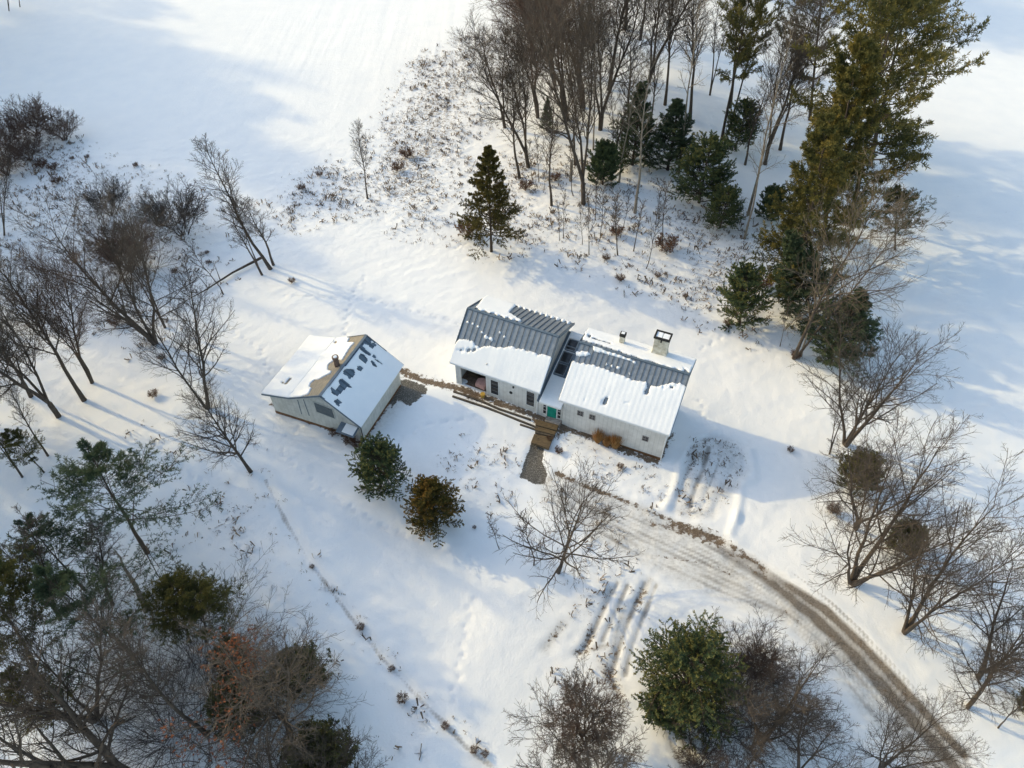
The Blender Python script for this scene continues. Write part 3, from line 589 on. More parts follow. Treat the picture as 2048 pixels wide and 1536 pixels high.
# snow on the link and roof windows
skyl = [[(1119, 704), (1147, 712), (1138, 729), (1111, 722)], [(1133, 683), (1150, 688), (1147, 701), (1130, 697)], [(1120, 703), (1146, 711), (1139, 727), (1110, 721)], [(1109, 729), (1137, 736), (1131, 754), (1110, 747)]]
def cpl(px, py): return FL.px_plane(px, py, cw[0][0], cw[0][1], cw[1][0], cw[1][1])
ww = [cpl(1060+x/6.983, 640+y/6.983) for x, y in ((340, 745), (495, 795), (555, 635), (410, 580), (605, 465), (500, 445), (620, 330), (545, 280))]
rows = [(cpl(1110, 747)[1], cpl(1122, 729)[1]), (cpl(1120, 723)[1], cpl(1133, 706)[1]), (cpl(1133, 699)[1], cpl(1138, 695)[1]), (cpl(1137, 693)[1], cpl(1143, 681)[1])]
su0 = np.mean([ww[i][0] for i in (0, 3, 5, 7)]); su1 = np.mean([ww[i][0] for i in (1, 2, 4, 6)]); su1 = min(su1, u1-.1); print('SKYL', su0-LL, su1-LL)
holes = []
for i, (wa, wb) in enumerate(rows):
    hi, lo = max(wa, wb), min(wa, wb); s = MB(); za, zb = zC(hi), zC(lo)
    mid = (hi+lo)/2; g = MB(); g.prism([L3(su0, hi-.03, zC(hi-.03)+.05), L3(su0, lo+.03, zC(lo+.03)+.05), L3(su0, lo+.03, zC(lo+.03)+.09), L3(su0, hi-.03, zC(hi-.03)+.09)], (su1-su0, 0, 0)); sk = g.build('roof_window', M['glass'], conn)
    for uu in (su0-.03, su1+.03): s.beam(L3(uu, hi+.02, zC(hi)+.07), L3(uu, lo-.02, zC(lo)+.07), .06, .12)
    for w_ in (hi+.03, lo-.03): s.beam(L3(su0-.06, w_, zC(w_)+.07), L3(su1+.06, w_, zC(w_)+.07), .07, .12)
    s.build('frame', M['roof'], sk)
    holes.append([tuple(proj(FL.world(a, b, zC(b)))) for a, b in ((su0-.1, hi+.1), (su1+.3, hi+.1), (su1+.3, lo-.1), (su0-.1, lo-.1))])
big = [tuple(proj(FL.world(a, b, zC(b)))) for a, b in ((u0-.5, -4), (u1+.5, -4), (u1+.5, 4.5), (u0-.5, 4.5))]
snow_sheet(FL, conn, u1-.02, -3.4, zC(-3.4), 3.95, zC(3.95), [big], holes=holes, T=.12, u0=u0+.3, seed=60)
# door with side windows
du = FL.px_wall_w(1104, 822, 3.55)[0]; dz = float(gz(*FL.world(du, 3.8, 0)[:2]))+.12
door = MB(); door.box(du-.46, du+.46, -3.60, -3.553, dz, dz+2.02)
for i in range(3):
    for j in range(2): door.box(du-.36+j*.40, du-.04+j*.40, -3.615, -3.601, dz+.2+i*.6, dz+.66+i*.6)
d = door.build('front_door', M['teal'], conn); mb = MB(); mb.tube([(du+.38, -3.66, dz+1), (du+.38, -3.602, dz+1)], [.035, .03], 8); mb.build('handle', M['black'], d)
mb = MB(); mb.box(du-.54, du+.54, -3.62, -3.553, dz+2.102, dz+2.18); mb.box(du-.54, du-.462, -3.62, -3.553, dz, dz+2.1); mb.box(du+.462, du+.54, -3.62, -3.553, dz, dz+2.1); mb.build('door_frame', M['white'], conn)
for s in (-1, 1):
    mb = MB(); x = du+s*.72; mb.box(x-.13, x+.13, -3.59, -3.553, dz+.5, dz+1.95); sw = mb.build('side_window', M['glass'], conn)
    for i in range(4): mb = MB(); mb.box(x-.14, x+.14, -3.605, -3.592, dz+.48+i*.48, dz+.53+i*.48); mb.build('glazing_bar', M['white'], sw)

# ---- shed --------------------------------------------------------
FS = Frame(-16.35, 40.37, math.radians(69)); LS = 8.05; zrS, zfS, dfS = 5.2, 2.5, 3.47; kS, zkS, dlS, zlS = -3.5, 3.5, -6.45, 2.85
shed = empty('shed', (FS.o[0], FS.o[1], 0), 'detached pale grey shed with kinked gable roof under snow and big grey gable window', 'shed', rz=FS.a)
def zS(w):
    if w > 0: return zrS+(zfS-zrS)*w/dfS-.125
    if w > kS: return zrS+(zkS-zrS)*w/kS-.125
    return zkS+(zlS-zkS)*(w-kS)/(dlS-kS)-.125
ug = .42; prof = [(-6.1, -.8), (-6.1, zS(-6.1)), (kS, zS(kS)), (0, zS(0)), (3.15, zS(3.15)), (3.15, -.8)]
mb = MB()
for u in (ug, LS-.45): mb.prism([L3(u, w, z) for w, z in prof], (.12, 0, 0))
mb.box(ug+.12, LS-.45, -3.15, -3.03, -.8, zS(3.15)-.02); mb.box(ug+.12, LS-.45, 5.98, 6.1, -.8, zS(-6.1)-.02); mb.build('wall', M['shedwall'], shed)
mb = MB(); slab(mb, LS, 0, zrS, dfS, zfS); rf = mb.build('roof', M['trim'], shed)
mb = MB(); slab(mb, LS, 0, zrS, kS, zkS); slab(mb, LS, kS-.002, zkS-.001, dlS, zlS); rf2 = mb.build('roof', M['sunlitroof'], shed); rf2['label'] = 'left roof slope with warm sunlight painted into the metal colour'
mb = MB(); seams(mb, LS, .05, zrS, dfS, zfS, 16, .035); mb.build('roof_seam', M['seam'], rf)
mb = MB(); mb.beam(L3(-.02, .06, zrS+.02), L3(LS+.02, .06, zrS+.02), .24, .06); mb.build('ridge_cap', M['trim'], rf)
for u in (-.03, LS+.03):
    mb = MB(); mb.beam(L3(u, 0, zrS-.04), L3(u, dfS+.02, zfS-.04), .05, .18); mb.beam(L3(u, 0, zrS-.04), L3(u, kS, zkS-.04), .05, .18); mb.beam(L3(u, kS, zkS-.04), L3(u, dlS-.02, zlS-.04), .05, .18)
    mb.build('rake_trim', M['trim'], shed)
mb = MB(); mb.tube([L3(-.05, dlS-.05, zlS-.08), L3(LS*.5, dlS-.05, zlS-.08), L3(LS+.05, dlS-.05, zlS-.08)], [.06]*3, 8); mb.build('gutter', M['trim'], shed)
mb = MB(); mb.box(ug-.03, ug-.003, -3.15, 6.1, -.8, .28); mb.box(ug, LS-.45, -3.18, -3.153, -.8, .2); mb.build('base_board', M['rustbase'], shed)
ev = Z2([(600, 735), (985, 290), (960, 330), (1000, 215), (1330, 470), (960, 1020), (900, 1000)])
sS = Z2([(598, 732), (940, 318), (975, 285), (1015, 300), (1035, 255), (1060, 275), (1335, 480), (955, 1025), (900, 1010)])
hS = [Z2(p) for p in ([(1025, 290), (1060, 280), (1075, 295), (1045, 330), (1015, 315)], [(985, 245), (1035, 250), (1010, 290), (975, 280)], [(935, 320), (960, 310), (985, 340), (1030, 375), (1025, 392), (985, 372), (945, 340)],
      [(945, 380), (965, 378), (1000, 430), (985, 460), (925, 410)], [(1025, 430), (1050, 440), (1082, 488), (1050, 475)], [(1042, 395), (1058, 385), (1070, 402), (1055, 415)], [(1065, 418), (1130, 462), (1128, 468), (1062, 424)],
      [(925, 480), (960, 490), (945, 525), (915, 510)], [(800, 520), (830, 505), (890, 515), (885, 560), (845, 590), (830, 560), (795, 550)], [(755, 600), (790, 590), (835, 630), (870, 665), (825, 655), (780, 700), (740, 735), (700, 710), (690, 660), (735, 690), (770, 640)],
      [(715, 780), (745, 765), (785, 790), (760, 800), (765, 830), (735, 805)], [(1055, 690), (1085, 683), (1070, 697)], [(905, 465), (925, 490), (915, 492)])]
snow_sheet(FS, shed, LS, 0, zrS, dfS, zfS, [sS], holes=hS, T=.07, seed=70, k=1)
sSl = Z2([(500, 722), (528, 668), (512, 655), (520, 625), (560, 595), (610, 600), (650, 560), (690, 545), (700, 520), (668, 515), (668, 470), (720, 430), (790, 430), (850, 330), (900, 275), (835, 275), (855, 240), (780, 220), (500, 150), (60, 700), (300, 790)])
hSl = [Z2(p) for p in ([(545, 610), (600, 590), (655, 560), (640, 600), (600, 635), (555, 640), (525, 660)], [(725, 265), (742, 265), (738, 290), (722, 288)])]
snow_sheet(FS, shed, LS, -.1, zrS-.05, kS, zkS, [sSl], holes=hSl, T=.11, seed=80)
hatch = [Z2([(268, 612), (305, 628), (345, 578), (358, 590), (308, 642), (265, 622)])]
snow_sheet(FS, shed, LS, kS, zkS, dlS, zlS, [Z2([(500, 150), (900, 150), (900, 900), (0, 900), (0, 600)])], holes=hatch, T=.11, seed=90)
# chimney stack on the shed
uc, wc = FS.px_plane(500+745/4.267, 620+475/4.267, 0, zrS, kS, zkS); zc = zS(wc)+.1; mb = MB()
mb.tube([L3(uc, wc, zc-.3), L3(uc, wc, zc+.95)], [.24, .24], 12); mb.tube([L3(uc, wc, zc+.952), L3(uc, wc, zc+1.15)], [.30, .30], 12); ch = mb.build('chimney', M['brick'], shed)
mb = MB(); mb.tube([L3(uc, wc, zc+1.152), L3(uc, wc, zc+1.2)], [.19, .14], 12); mb.build('flue_snow', M['snow'], ch)
mb = MB(); mb.tube([L3(uc+.1, wc+.40, zc-.2), L3(uc+.1, wc+.40, zc+.12)], [.28, .16], 9); mb.build('snow_drift', M['snow'], ch)
# gable window etc. (on plane u = ug)
def gp(px, py): return FS.px_wall_u(px, py, ug)
W4 = [gp(510+x/8.192, 740+y/8.192) for x, y in ((955, 510), (1010, 680), (1325, 800), (1270, 635))]
mb = MB(); mb.prism([L3(ug-.004, w, z) for w, z in W4], (-.03, 0, 0)); go = mb.build('gable_window', M['screen'], shed)
mb = MB()
for a, b in zip(W4, W4[1:]+W4[:1]): mb.beam(L3(ug-.03, *a), L3(ug-.03, *b), .07, .07, up=(1, 0, 0))
mb.build('frame', M['shedwall'], go)
mb = MB()
for x0, y0, x1, y1 in ((795, 480, 890, 745), (700, 490, 765, 720)):
    mb.beam(L3(ug-.02, *gp(510+x0/8.192, 740+y0/8.192)), L3(ug-.02, *gp(510+x1/8.192, 740+y1/8.192)), .05, .035, up=(1, 0, 0))
mb.build('batten', M['trim'], shed)
# canopy over the small door at the right end of the gable
cA = gp(510+1440/8.192, 740+770/8.192); cB = gp(510+1640/8.192, 740+930/8.192); cC = gp(510+1320/8.192, 740+880/8.192)
wA, wB = 1.2, 2.95; zc = 1.75
mb = MB(); mb.prism([L3(ug-.01, wA, zc), L3(ug-.01, wB, zc-.1), L3(ug-.95, wB-.1, zc-.45), L3(ug-.95, wA-.1, zc-.35)], (0, 0, .08)); cn = mb.build('door_canopy', M['trim'], shed)
mb = MB(); mb.prism([L3(ug-.05, wA+.55, zc+.09), L3(ug-.05, wB-.1, zc-.01), L3(ug-.85, wB-.2, zc-.31), L3(ug-.85, wA+.45, zc-.23)], (0, 0, .07)); mb.build('canopy_snow', M['snow'], cn, bevel=.03)
mb = MB(); mb.box(ug-.04, ug-.003, -2.85, -1.95, -.6, 1.6); mb.build('door', M['wall'], shed)
mb = MB(); mb.tube([L3(ug-.08, 3.2, -.6), L3(ug-.08, 3.2, 2.0), L3(ug-.25, dfS-.05, 2.35)], [.045]*3, 8); mb.build('downspout', M['black'], shed)

# ---- steps, border timbers, landing -----------------------------------
st = empty('garden_steps', G(1088, 865), 'brown wooden steps going down from the teal door to the gravel path', 'steps')
off = Vector(st.location)
def flat(name, mat, pts, z, th=.14, parent=None, bevel=.01):
    mb = MB(); q = [P(px, py, z) for px, py in pts]; o = off if parent else Vector((0, 0, 0))
    mb.prism([(p[0]-o.x, p[1]-o.y, z-th-o.z) for p in q][::-1], (0, 0, th)); return mb.build(name, mat, parent, bevel=bevel)
Zs = lambda pts: zoomed(pts, 860, 740, 6.4)
zst = float(gz(*P(1092, 866)[:2])); print('ZST', zst)
flat('tread', M['wood'], Zs([(1350, 628), (1645, 705), (1620, 770), (1350, 700)]), zst+.34, .5, st)
flat('tread', M['wood'], Zs([(1350, 712), (1612, 785), (1598, 830), (1345, 765)]), zst+.22, .4, st)
flat('tread', M['darkwood'], Zs([(1348, 765), (1590, 832), (1580, 858), (1345, 800)]), zst+.12, .3, st)
flat('platform', M['wood'], Zs([(1335, 815), (1572, 862), (1520, 1003), (1292, 925)]), zst+.10, .3, st)
mb = MB(); a = P(860+1600/6.4, 740+770/6.4, -.55); b_ = P(860+1690/6.4, 740+690/6.4, -.35)
o = flat('door_landing', M['stone'], Zs([(1490, 588), (1690, 640), (1650, 700), (1470, 650)]), zst+.42, .5); tag(o, 'grey stone landing in front of the teal door', 'doorstep')
for lab, pts, r_ in (('long dark border timber along the lawn edge, nearer the lawn', [(905, 794), (975, 817), (1075, 857)], .10),
                 ('long dark border timber half under snow, nearer the house wall', [(907, 784), (940, 795), (962, 803), (1000, 820), (1062, 841)], .11),
                 ('short border timber running into the top wooden step', [(1040, 850), (1076, 862)], .09)):
    mb = MB(); q = [G(*p) for p in pts]; q0 = q[0]
    for a, b_ in zip(q[:-1], q[1:]): mb.beam(Vector(a-q0)+Vector((0, 0, .05)), Vector(b_-q0)+Vector((0, 0, .05)), r_*1.5, r_*2.2)
    tag(mb.build('border_timber', M['darkwood'], None, loc=tuple(q0)), lab, 'timber')

# ------------------------------------------------------------------ vegetation generators
GA = 2.39996
def nrmz(v): return v/np.maximum(np.linalg.norm(v, axis=-1, keepdims=True), 1e-9)
def grow(rng, Pp, R, n, t0, t1, ang, Ls, S, up=.1, wig=.12, rf=.55, rmin=.008, flat_=0., tq=0, tjit=.5):
    """children of the parent polylines Pp (N,S,3); Ls: relative length(t) * parent's length"""
    N, S0 = Pp.shape[:2]; t = t0+(t1-t0)*(np.arange(n)[None]+rng.uniform(-tjit, tjit, (N, n))+.5)/n; t = np.clip(t, t0, .995)
    if tq: tt_ = np.round(t*tq)/tq; t = np.clip(tt_+(t-tt_)*.28, t0, .995)
    x = t*(S0-1); i = np.minimum(x.astype(int), S0-2); f = (x-i)[..., None]; ar = np.arange(N)[:, None]
    p = Pp[ar, i]*(1-f)+Pp[ar, i+1]*f; T = nrmz(Pp[ar, i+1]-Pp[ar, i]); r = R[ar, i]*(1-f[..., 0])+R[ar, i+1]*f[..., 0]
    plen = np.linalg.norm(np.diff(Pp, axis=1), axis=-1).sum(1)[:, None]
    az = GA*np.arange(n)[None]+rng.uniform(0, 6.28, (N, 1))+rng.uniform(-.5, .5, (N, n))
    ref = np.where(np.abs(T[..., 2:3]) > .9, np.array([1., 0, 0]), np.array([0, 0, 1.])); A = nrmz(np.cross(T, ref)); B = np.cross(T, A)
    if flat_:   # children lie to the left and right of the parent
        az = np.where(np.arange(n)[None] % 2 == 0, 0., np.pi)+rng.normal(0, 1-flat_, (N, n))
    pd = A*np.cos(az)[..., None]+B*np.sin(az)[..., None]
    a = np.radians(ang(t) if callable(ang) else ang)+rng.normal(0, .12, (N, n))
    d = nrmz(T*np.cos(a)[..., None]+pd*np.sin(a)[..., None]); L = plen*Ls(t)*rng.uniform(.7, 1.2, (N, n))
    p = p.reshape(-1, 3); d = d.reshape(-1, 3); L = L.reshape(-1); r = r.reshape(-1); K = len(p)
    out = np.zeros((K, S, 3)); out[:, 0] = p; step = (L/(S-1))[:, None]
    for s in range(1, S):
        d = nrmz(d+np.array([0, 0, up/(S-1)])+rng.normal(0, wig, (K, 3))); out[:, s] = out[:, s-1]+d*step
    r0 = np.maximum(np.minimum(r*rf, L*.035), rmin)[:, None]; RR = r0*np.linspace(1, .35, S)[None]; RR = np.maximum(RR, rmin*.7)
    return out, RR
def tubes(Pp, R, k):
    N, S = Pp.shape[:2]; T = np.gradient(Pp, axis=1); T = nrmz(T)
    ref = np.where(np.abs(T[:, :1, 2:3]) > .9, np.array([1., 0, 0]), np.array([0, 0, 1.])); A = nrmz(np.cross(T, ref)); B = np.cross(T, A)
    an = 2*np.pi*np.arange(k)/k; V = Pp[:, :, None]+R[:, :, None, None]*(A[:, :, None]*np.cos(an)[None, None, :, None]+B[:, :, None]*np.sin(an)[None, None, :, None])
    I = np.arange(N*S*k).reshape(N, S, k); J = np.roll(I, -1, axis=2)
    Q = np.stack([I[:, :-1], J[:, :-1], J[:, 1:], I[:, 1:]], -1).reshape(-1, 4); return V.reshape(-1, 3), Q
def merge(parts):
    V = []; Q = []; o = 0
    for v, q in parts: V.append(v); Q.append(q+o); o += len(v)
    return np.concatenate(V), np.concatenate(Q)
def stems(rng, H, n, spread, r0, S=9, wig=.05, fork=0., bend=.0):
    out = np.zeros((n, S, 3)); az = GA*np.arange(n)+rng.uniform(0, 6); a = np.radians(rng.uniform(.5, 1., n)*spread)
    if n == 1: a *= .3
    for i in range(n):
        d = np.array([math.cos(az[i])*math.sin(a[i]), math.sin(az[i])*math.sin(a[i]), math.cos(a[i])]); h = H*(1 if i == 0 else rng.uniform(.78, .97)); p = np.zeros(3); st = h/(S-1)/math.cos(a[i]*.7); out[i, 0] = p
        for s in range(1, S):
            dd = d if s/(S-1) > fork or n == 1 else nrmz(d*.15+np.array([0, 0, 1.]))
            dd = nrmz(dd+rng.normal(0, wig, 3)+np.array([0, 0, .05])); p = p+dd*st; out[i, s] = p; d = nrmz(d+np.array([0, 0, .06])+rng.normal(0, wig*.5, 3))
    out[:, 0, 2] -= .3
    t = np.linspace(0, 1, S); R = r0*(1-.88*t**.85)[None]*np.where(np.arange(n)[:, None] == 0, 1, rng.uniform(.6, .85, (n, 1)))
    R[:, 0] *= 1.25; return out, R
def leaves(rng, Pt, Dr, k, ln, wd, spreadf, tone0, tvar=.25):
    """k thin triangles at every point"""
    N = len(Pt); p = np.repeat(Pt, k, 0); d = nrmz(np.repeat(Dr, k, 0)*(1-spreadf)+rng.normal(0, 1, (N*k, 3))*spreadf*.8)
    s = nrmz(np.cross(d, rng.normal(0, 1, (N*k, 3)))); L = (ln*rng.uniform(.6, 1.25, N*k))[:, None]; W = (wd*rng.uniform(.7, 1.3, N*k))[:, None]
    V = np.stack([p-s*W*.3, p+d*L*.5+s*W, p+d*L, p+d*L*.5-s*W], 1).reshape(-1, 3); Q = np.arange(N*k*4).reshape(-1, 4)
    t = np.clip(np.repeat(tone0, k)+rng.normal(0, tvar*.4, N*k), 0, 1); return V, Q, np.repeat(t, 4)
def bare(seed, H=12, n=1, spread=25, r0=.18, t0=.3, n1=22, ang1=48, l1=.42, n2=8, l2=.5, n3=7, l3=.5, up=.25, wig=.10, tw=.011, mats=('bark', 'twig'), fork=0., prof='round', drop=0., name='bare_tree', leaf=None, n4=0, wig0=.05):
    rng = np.random.default_rng(seed); P0, R0 = stems(rng, H, n, spread, r0, fork=fork, wig=wig0)
    pf = {'round': lambda t: l1*(1.15-.75*t), 'vase': lambda t: l1*(1.0-.45*abs(t-.55)*2*.8), 'tall': lambda t: l1*(.9-.5*t), 'cone': lambda t: l1*(1.3-1.15*t)}[prof]
    P1, R1 = grow(rng, P0, R0, n1, t0, .98, (lambda t: ang1+drop*(1-t)*40-12*t), pf, 7, up=up, wig=wig, rf=.55, rmin=.022)
    P2, R2 = grow(rng, P1, R1, n2, .18, .98, 42, lambda t: l2*(1.1-.6*t), 5, up=up*.8, wig=wig*1.2, rf=.6, rmin=.014)
    P3, R3 = grow(rng, P2, R2, n3, .15, .99, 38, lambda t: l3*(1.15-.6*t), 4, up=up*.6, wig=.16, rf=.6, rmin=tw)
    parts = [tubes(P2, R2, 3), tubes(P3, R3, 3)]
    if n4: P4, R4 = grow(rng, P3, R3, n4, .2, .99, 35, lambda t: .55*(1.1-.5*t), 3, up=.1, wig=.15, rf=.7, rmin=tw*.8); parts.append(tubes(P4, R4, 3))
    V, Q = merge([tubes(P0, R0, 8), tubes(P1, R1, 5)]); V2, Q2 = merge(parts)
    e = bpy.data.objects.new(name, None); C.objects.link(e)
    mesh_np('trunk', V, Q, mat=M[mats[0]], parent=e, smooth=True); mesh_np('crown', V2, Q2, mat=M[mats[1]], parent=e)
    if leaf:
        pts = P3[:, -1]; k = rng.random(len(pts)) < leaf[1]
        if len(leaf) > 2: k &= leaf[2](pts)
        V, Q, t = leaves(rng, pts[k], nrmz(P3[k, -1]-P3[k, 0]), 4, .16, .055, .8, rng.uniform(.2, .9, k.sum())); mesh_np('leaves', V, Q, mat=M[leaf[0]], parent=e, tone=t)
    e['H'] = H; return e
def conifer(seed, H=18, t0=.15, n1=90, l1=.24, ang=75, prof=None, n2=12, tuft=6, k=8, ln=.34, wd=.035, mat='pine', r0=.25, up=.35, name='pine_tree', gap=.0, tipgold=.35, bark='pine_bark', keep=1., wigt=.02, nst=1, l2=.34, tq=0, wig1=.06):
    rng = np.random.default_rng(seed); P0, R0 = stems(rng, H, nst, 14, r0, wig=wigt)
    prof = prof or (lambda t: (1-t)**.75*.9+.12)
    P1, R1 = grow(rng, P0, R0, n1, t0, .985, (lambda t: ang-25*t), lambda t: l1*prof((t-t0)/(1-t0)), 8, up=up, wig=wig1, rf=.4, rmin=.02, tq=tq)
    if keep < 1: kk = rng.random(len(P1)) < keep; P1 = P1[kk]; R1 = R1[kk]
    P2, R2 = grow(rng, P1, R1, n2, .25, .99, 48, lambda t: l2*(1.2-.75*t), 4, up=up*.5, wig=.08, rf=.5, rmin=.012, flat_=.65)
    tone1 = np.repeat(rng.uniform(.1, .7, len(P1)), n2)
    tt = np.linspace(.25, 1, tuft)*3; i = np.minimum(tt.astype(int), 2); f = (tt-i)[None, :, None]; pts = P2[:, i]*(1-f)+P2[:, i+1]*f; dr = nrmz(P2[:, i+1]-P2[:, i])+np.array([0, 0, .35])
    tn = (tone1[:, None]+tipgold*np.linspace(-.2, .8, tuft)[None]).ravel()*.8; pts = pts.reshape(-1, 3); dr = nrmz(dr.reshape(-1, 3))
    V, Q, t = leaves(rng, pts, dr, k, ln, wd, .55, tn)
    e = bpy.data.objects.new(name, None); C.objects.link(e)
    Vt, Qt = merge([tubes(P0, R0, 8), tubes(P1, R1, 4), tubes(P2, R2, 3)])
    mesh_np('trunk', Vt, Qt, mat=M[bark], parent=e, smooth=True); mesh_np('crown', V, Q, mat=M[mat], parent=e, tone=t); e['H'] = H; return e
def bush(seed, H=3, n=22, spread=50, n1=9, n2=6, mats=('twig', 'twig_red'), name='bare_shrub', leaf=None, wig=.1, up=.2, n3=0, rad=.035, bow=0.):
    rng = np.random.default_rng(seed); P0, R0 = stems(rng, H, n, spread, rad, S=7, wig=wig)
    if bow:   # stems arch over
        t = np.linspace(0, 1, 7)[None]; out = nrmz(P0[:, -1]*[1, 1, 0])[:, None]; P0 = P0+out*(t**2)[..., None]*H*bow; P0[..., 2] -= (t**3)*H*bow*.8
    P0[:, :, :2] += rng.normal(0, H*.05, (n, 1, 2))
    P1, R1 = grow(rng, P0, R0, n1, .25, .99, 35, lambda t: .42*(1.1-.5*t), 5, up=up, wig=wig, rf=.6, rmin=.014)
    P2, R2 = grow(rng, P1, R1, n2, .2, .99, 35, lambda t: .5*(1.1-.5*t), 4, up=up, wig=.14, rf=.6, rmin=.010); parts = [tubes(P1, R1, 3), tubes(P2, R2, 3)]
    if n3: P3, R3 = grow(rng, P2, R2, n3, .2, .99, 35, lambda t: .5*(1.1-.5*t), 3, up=up, wig=.14, rf=.7, rmin=.009); parts.append(tubes(P3, R3, 3))
    e = bpy.data.objects.new(name, None); C.objects.link(e); V, Q = tubes(P0, R0, 4); mesh_np('stems', V, Q, mat=M[mats[0]], parent=e); V, Q = merge(parts); mesh_np('crown', V, Q, mat=M[mats[1]], parent=e)
    if leaf:
        pts = P2[:, 1:].reshape(-1, 3); dr = nrmz(P2[:, 1:]-P2[:, :-1]).reshape(-1, 3); kk = rng.random(len(pts)) < leaf[1]; V, Q, t = leaves(rng, pts[kk], dr[kk], leaf[2], leaf[3], leaf[3]*.3, .7, rng.uniform(.1, .9, kk.sum())); mesh_np('leaves', V, Q, mat=M[leaf[0]], parent=e, tone=t)
    e['H'] = H; return e
# ------------------------------------------------------------------ prototypes
K = {}
K['open1'] = lambda: bare(1, 12, 1, 30, .22, .22, 30, 55, .50, 9, .5, 8, .5, up=.35, wig=.12, prof='round')
K['multi1'] = lambda: bare(2, 12, 4, 26, .19, .22, 17, 42, .40, 8, .48, 7, .5, up=.35, prof='vase', fork=.12)
K['multi2'] = lambda: bare(3, 12, 5, 34, .20, .25, 15, 42, .42, 8, .5, 7, .5, up=.3, prof='vase', fork=.12)
K['twin'] = lambda: bare(4, 12, 2, 22, .18, .2, 22, 45, .40, 8, .5, 8, .5, up=.35, prof='round', fork=.1)
K['slim1'] = lambda: bare(5, 12, 1, 12, .14, .35, 26, 42, .28, 8, .5, 7, .5, up=.4, prof='round')
K['slim2'] = lambda: bare(6, 12, 2, 12, .13, .4, 18, 38, .27, 8, .5, 7, .5, up=.4, prof='tall', fork=.2)
K['tall1'] = lambda: bare(7, 18, 1, 12, .24, .36, 34, 42, .32, 10, .5, 9, .5, up=.4, prof='round')
K['tall2'] = lambda: bare(8, 18, 3, 18, .22, .34, 22, 42, .31, 10, .5, 11, .5, up=.4, prof='vase', fork=.2)
K['tall3'] = lambda: bare(9, 18, 3, 24, .22, .32, 24, 46, .33, 10, .5, 11, .5, up=.35, prof='vase', fork=.25, mats=('bark', 'twig_red'))
K['pale1'] = lambda: bare(10, 16, 1, 10, .17, .45, 16, 48, .24, 6, .45, 4, .5, up=.3, mats=('pale_bark', 'twig_pale'))
K['pale2'] = lambda: bare(12, 14, 2, 22, .17, .3, 26, 62, .42, 8, .48, 6, .5, up=.15, mats=('bark', 'twig_pale'), fork=.08, wig=.1)
K['sap1'] = lambda: bare(13, 6, 1, 8, .045, .35, 12, 40, .22, 5, .5, 3, .5, up=.4, name='sapling', wig0=.04)
K['sap2'] = lambda: bare(14, 6, 1, 14, .04, .3, 14, 45, .25, 5, .5, 3, .5, up=.4, name='sapling', wig0=.07)
K['spread'] = lambda: bare(15, 9, 1, 26, .17, .16, 34, 72, .62, 8, .48, 6, .5, up=.5, wig=.14, prof='round', drop=.3, name='bare_tree')
K['oak'] = lambda: bare(16, 13, 2, 26, .26, .28, 22, 55, .48, 9, .5, 8, .5, up=.2, wig=.17, prof='round', fork=.3, leaf=('oakleaf', .75, lambda p: (p[:, 0] < -1.3) & (p[:, 2] < 11)))
K['giant'] = lambda: bare(19, 16, 2, 22, .46, .3, 16, 55, .38, 8, .5, 7, .5, up=.3, fork=.3)
K['multi3'] = lambda: bare(33, 12, 3, 30, .20, .28, 18, 50, .44, 8, .5, 7, .5, up=.22, prof='round', fork=.2, wig=.15)
K['bulb'] = lambda: bare(17, 9, 5, 38, .13, .2, 16, 45, .42, 8, .5, 8, .5, up=.45, prof='vase', fork=.1)
K['snag'] = lambda: bare(18, 8, 1, 8, .16, .5, 8, 60, .10, 3, .4, 2, .5, mats=('pale_bark', 'twig_pale'), name='dead_trunk')
K['wpine1'] = lambda: conifer(21, 22, .10, 105, .29, 88, lambda t: (1-t)**.7*.85+.17, 15, 6, 8, .40, .042, 'pine', .30, up=.22, tipgold=.7, keep=.82, tq=15)
K['wpine2'] = lambda: conifer(22, 22, .22, 90, .36, 86, lambda t: np.clip(1.1-abs(t-.4)*1.1, .3, 1), 15, 6, 8, .40, .042, 'pine', .30, up=.18, keep=.66, tipgold=.6, tq=13)
K['thinpine'] = lambda: conifer(23, 20, .38, 70, .22, 85, lambda t: .35+.6*np.sin(t*3.1+.4), 10, 5, 8, .34, .036, 'pine', .26, up=.3, keep=.8, tq=12)
K['dpine1'] = lambda: conifer(24, 14, .28, 62, .38, 88, lambda t: np.clip(1.15-t*1.0, .15, 1), 13, 6, 6, .26, .022, 'pine_dark', .15, up=.2, keep=.82, tipgold=.35, tq=8)
K['dpine2'] = lambda: conifer(25, 14, .40, 64, .32, 85, lambda t: np.clip(1.0-abs(t-.3)*1.1, .15, 1), 12, 6, 7, .28, .026, 'pine', .15, up=.25, keep=.9, tipgold=.25, tq=10)
K['spruce'] = lambda: conifer(26, 9, .14, 110, .36, 92, lambda t: (1-t)**.9*.95+.05, 12, 5, 7, .17, .030, 'spruce', .14, up=.1, tipgold=.4, name='spruce_tree', l2=.3)
K['cedar'] = lambda: conifer(27, 9, .03, 130, .33, 66, lambda t: (1-t)**.7*.9+.08, 12, 6, 7, .19, .026, 'pine_dark', .14, up=.45, tipgold=.5, name='cedar_tree', l2=.36, keep=.8, wig1=.11)
K['round'] = lambda: conifer(28, 5.2, .03, 130, .52, 76, lambda t: np.sqrt(np.clip(1-(t*.96)**2.0, 0, 1))*.85+.1, 12, 6, 8, .12, .028, 'holly', .12, up=.3, tipgold=.8, name='evergreen_tree', l2=.34, keep=.72, wig1=.12)
K['rusty'] = lambda: conifer(29, 5.2, .03, 120, .54, 78, lambda t: (1-t)**.55*.9+.06, 11, 5, 8, .13, .028, 'rust', .12, up=.2, tipgold=.8, name='evergreen_tree', l2=.28, tq=12)
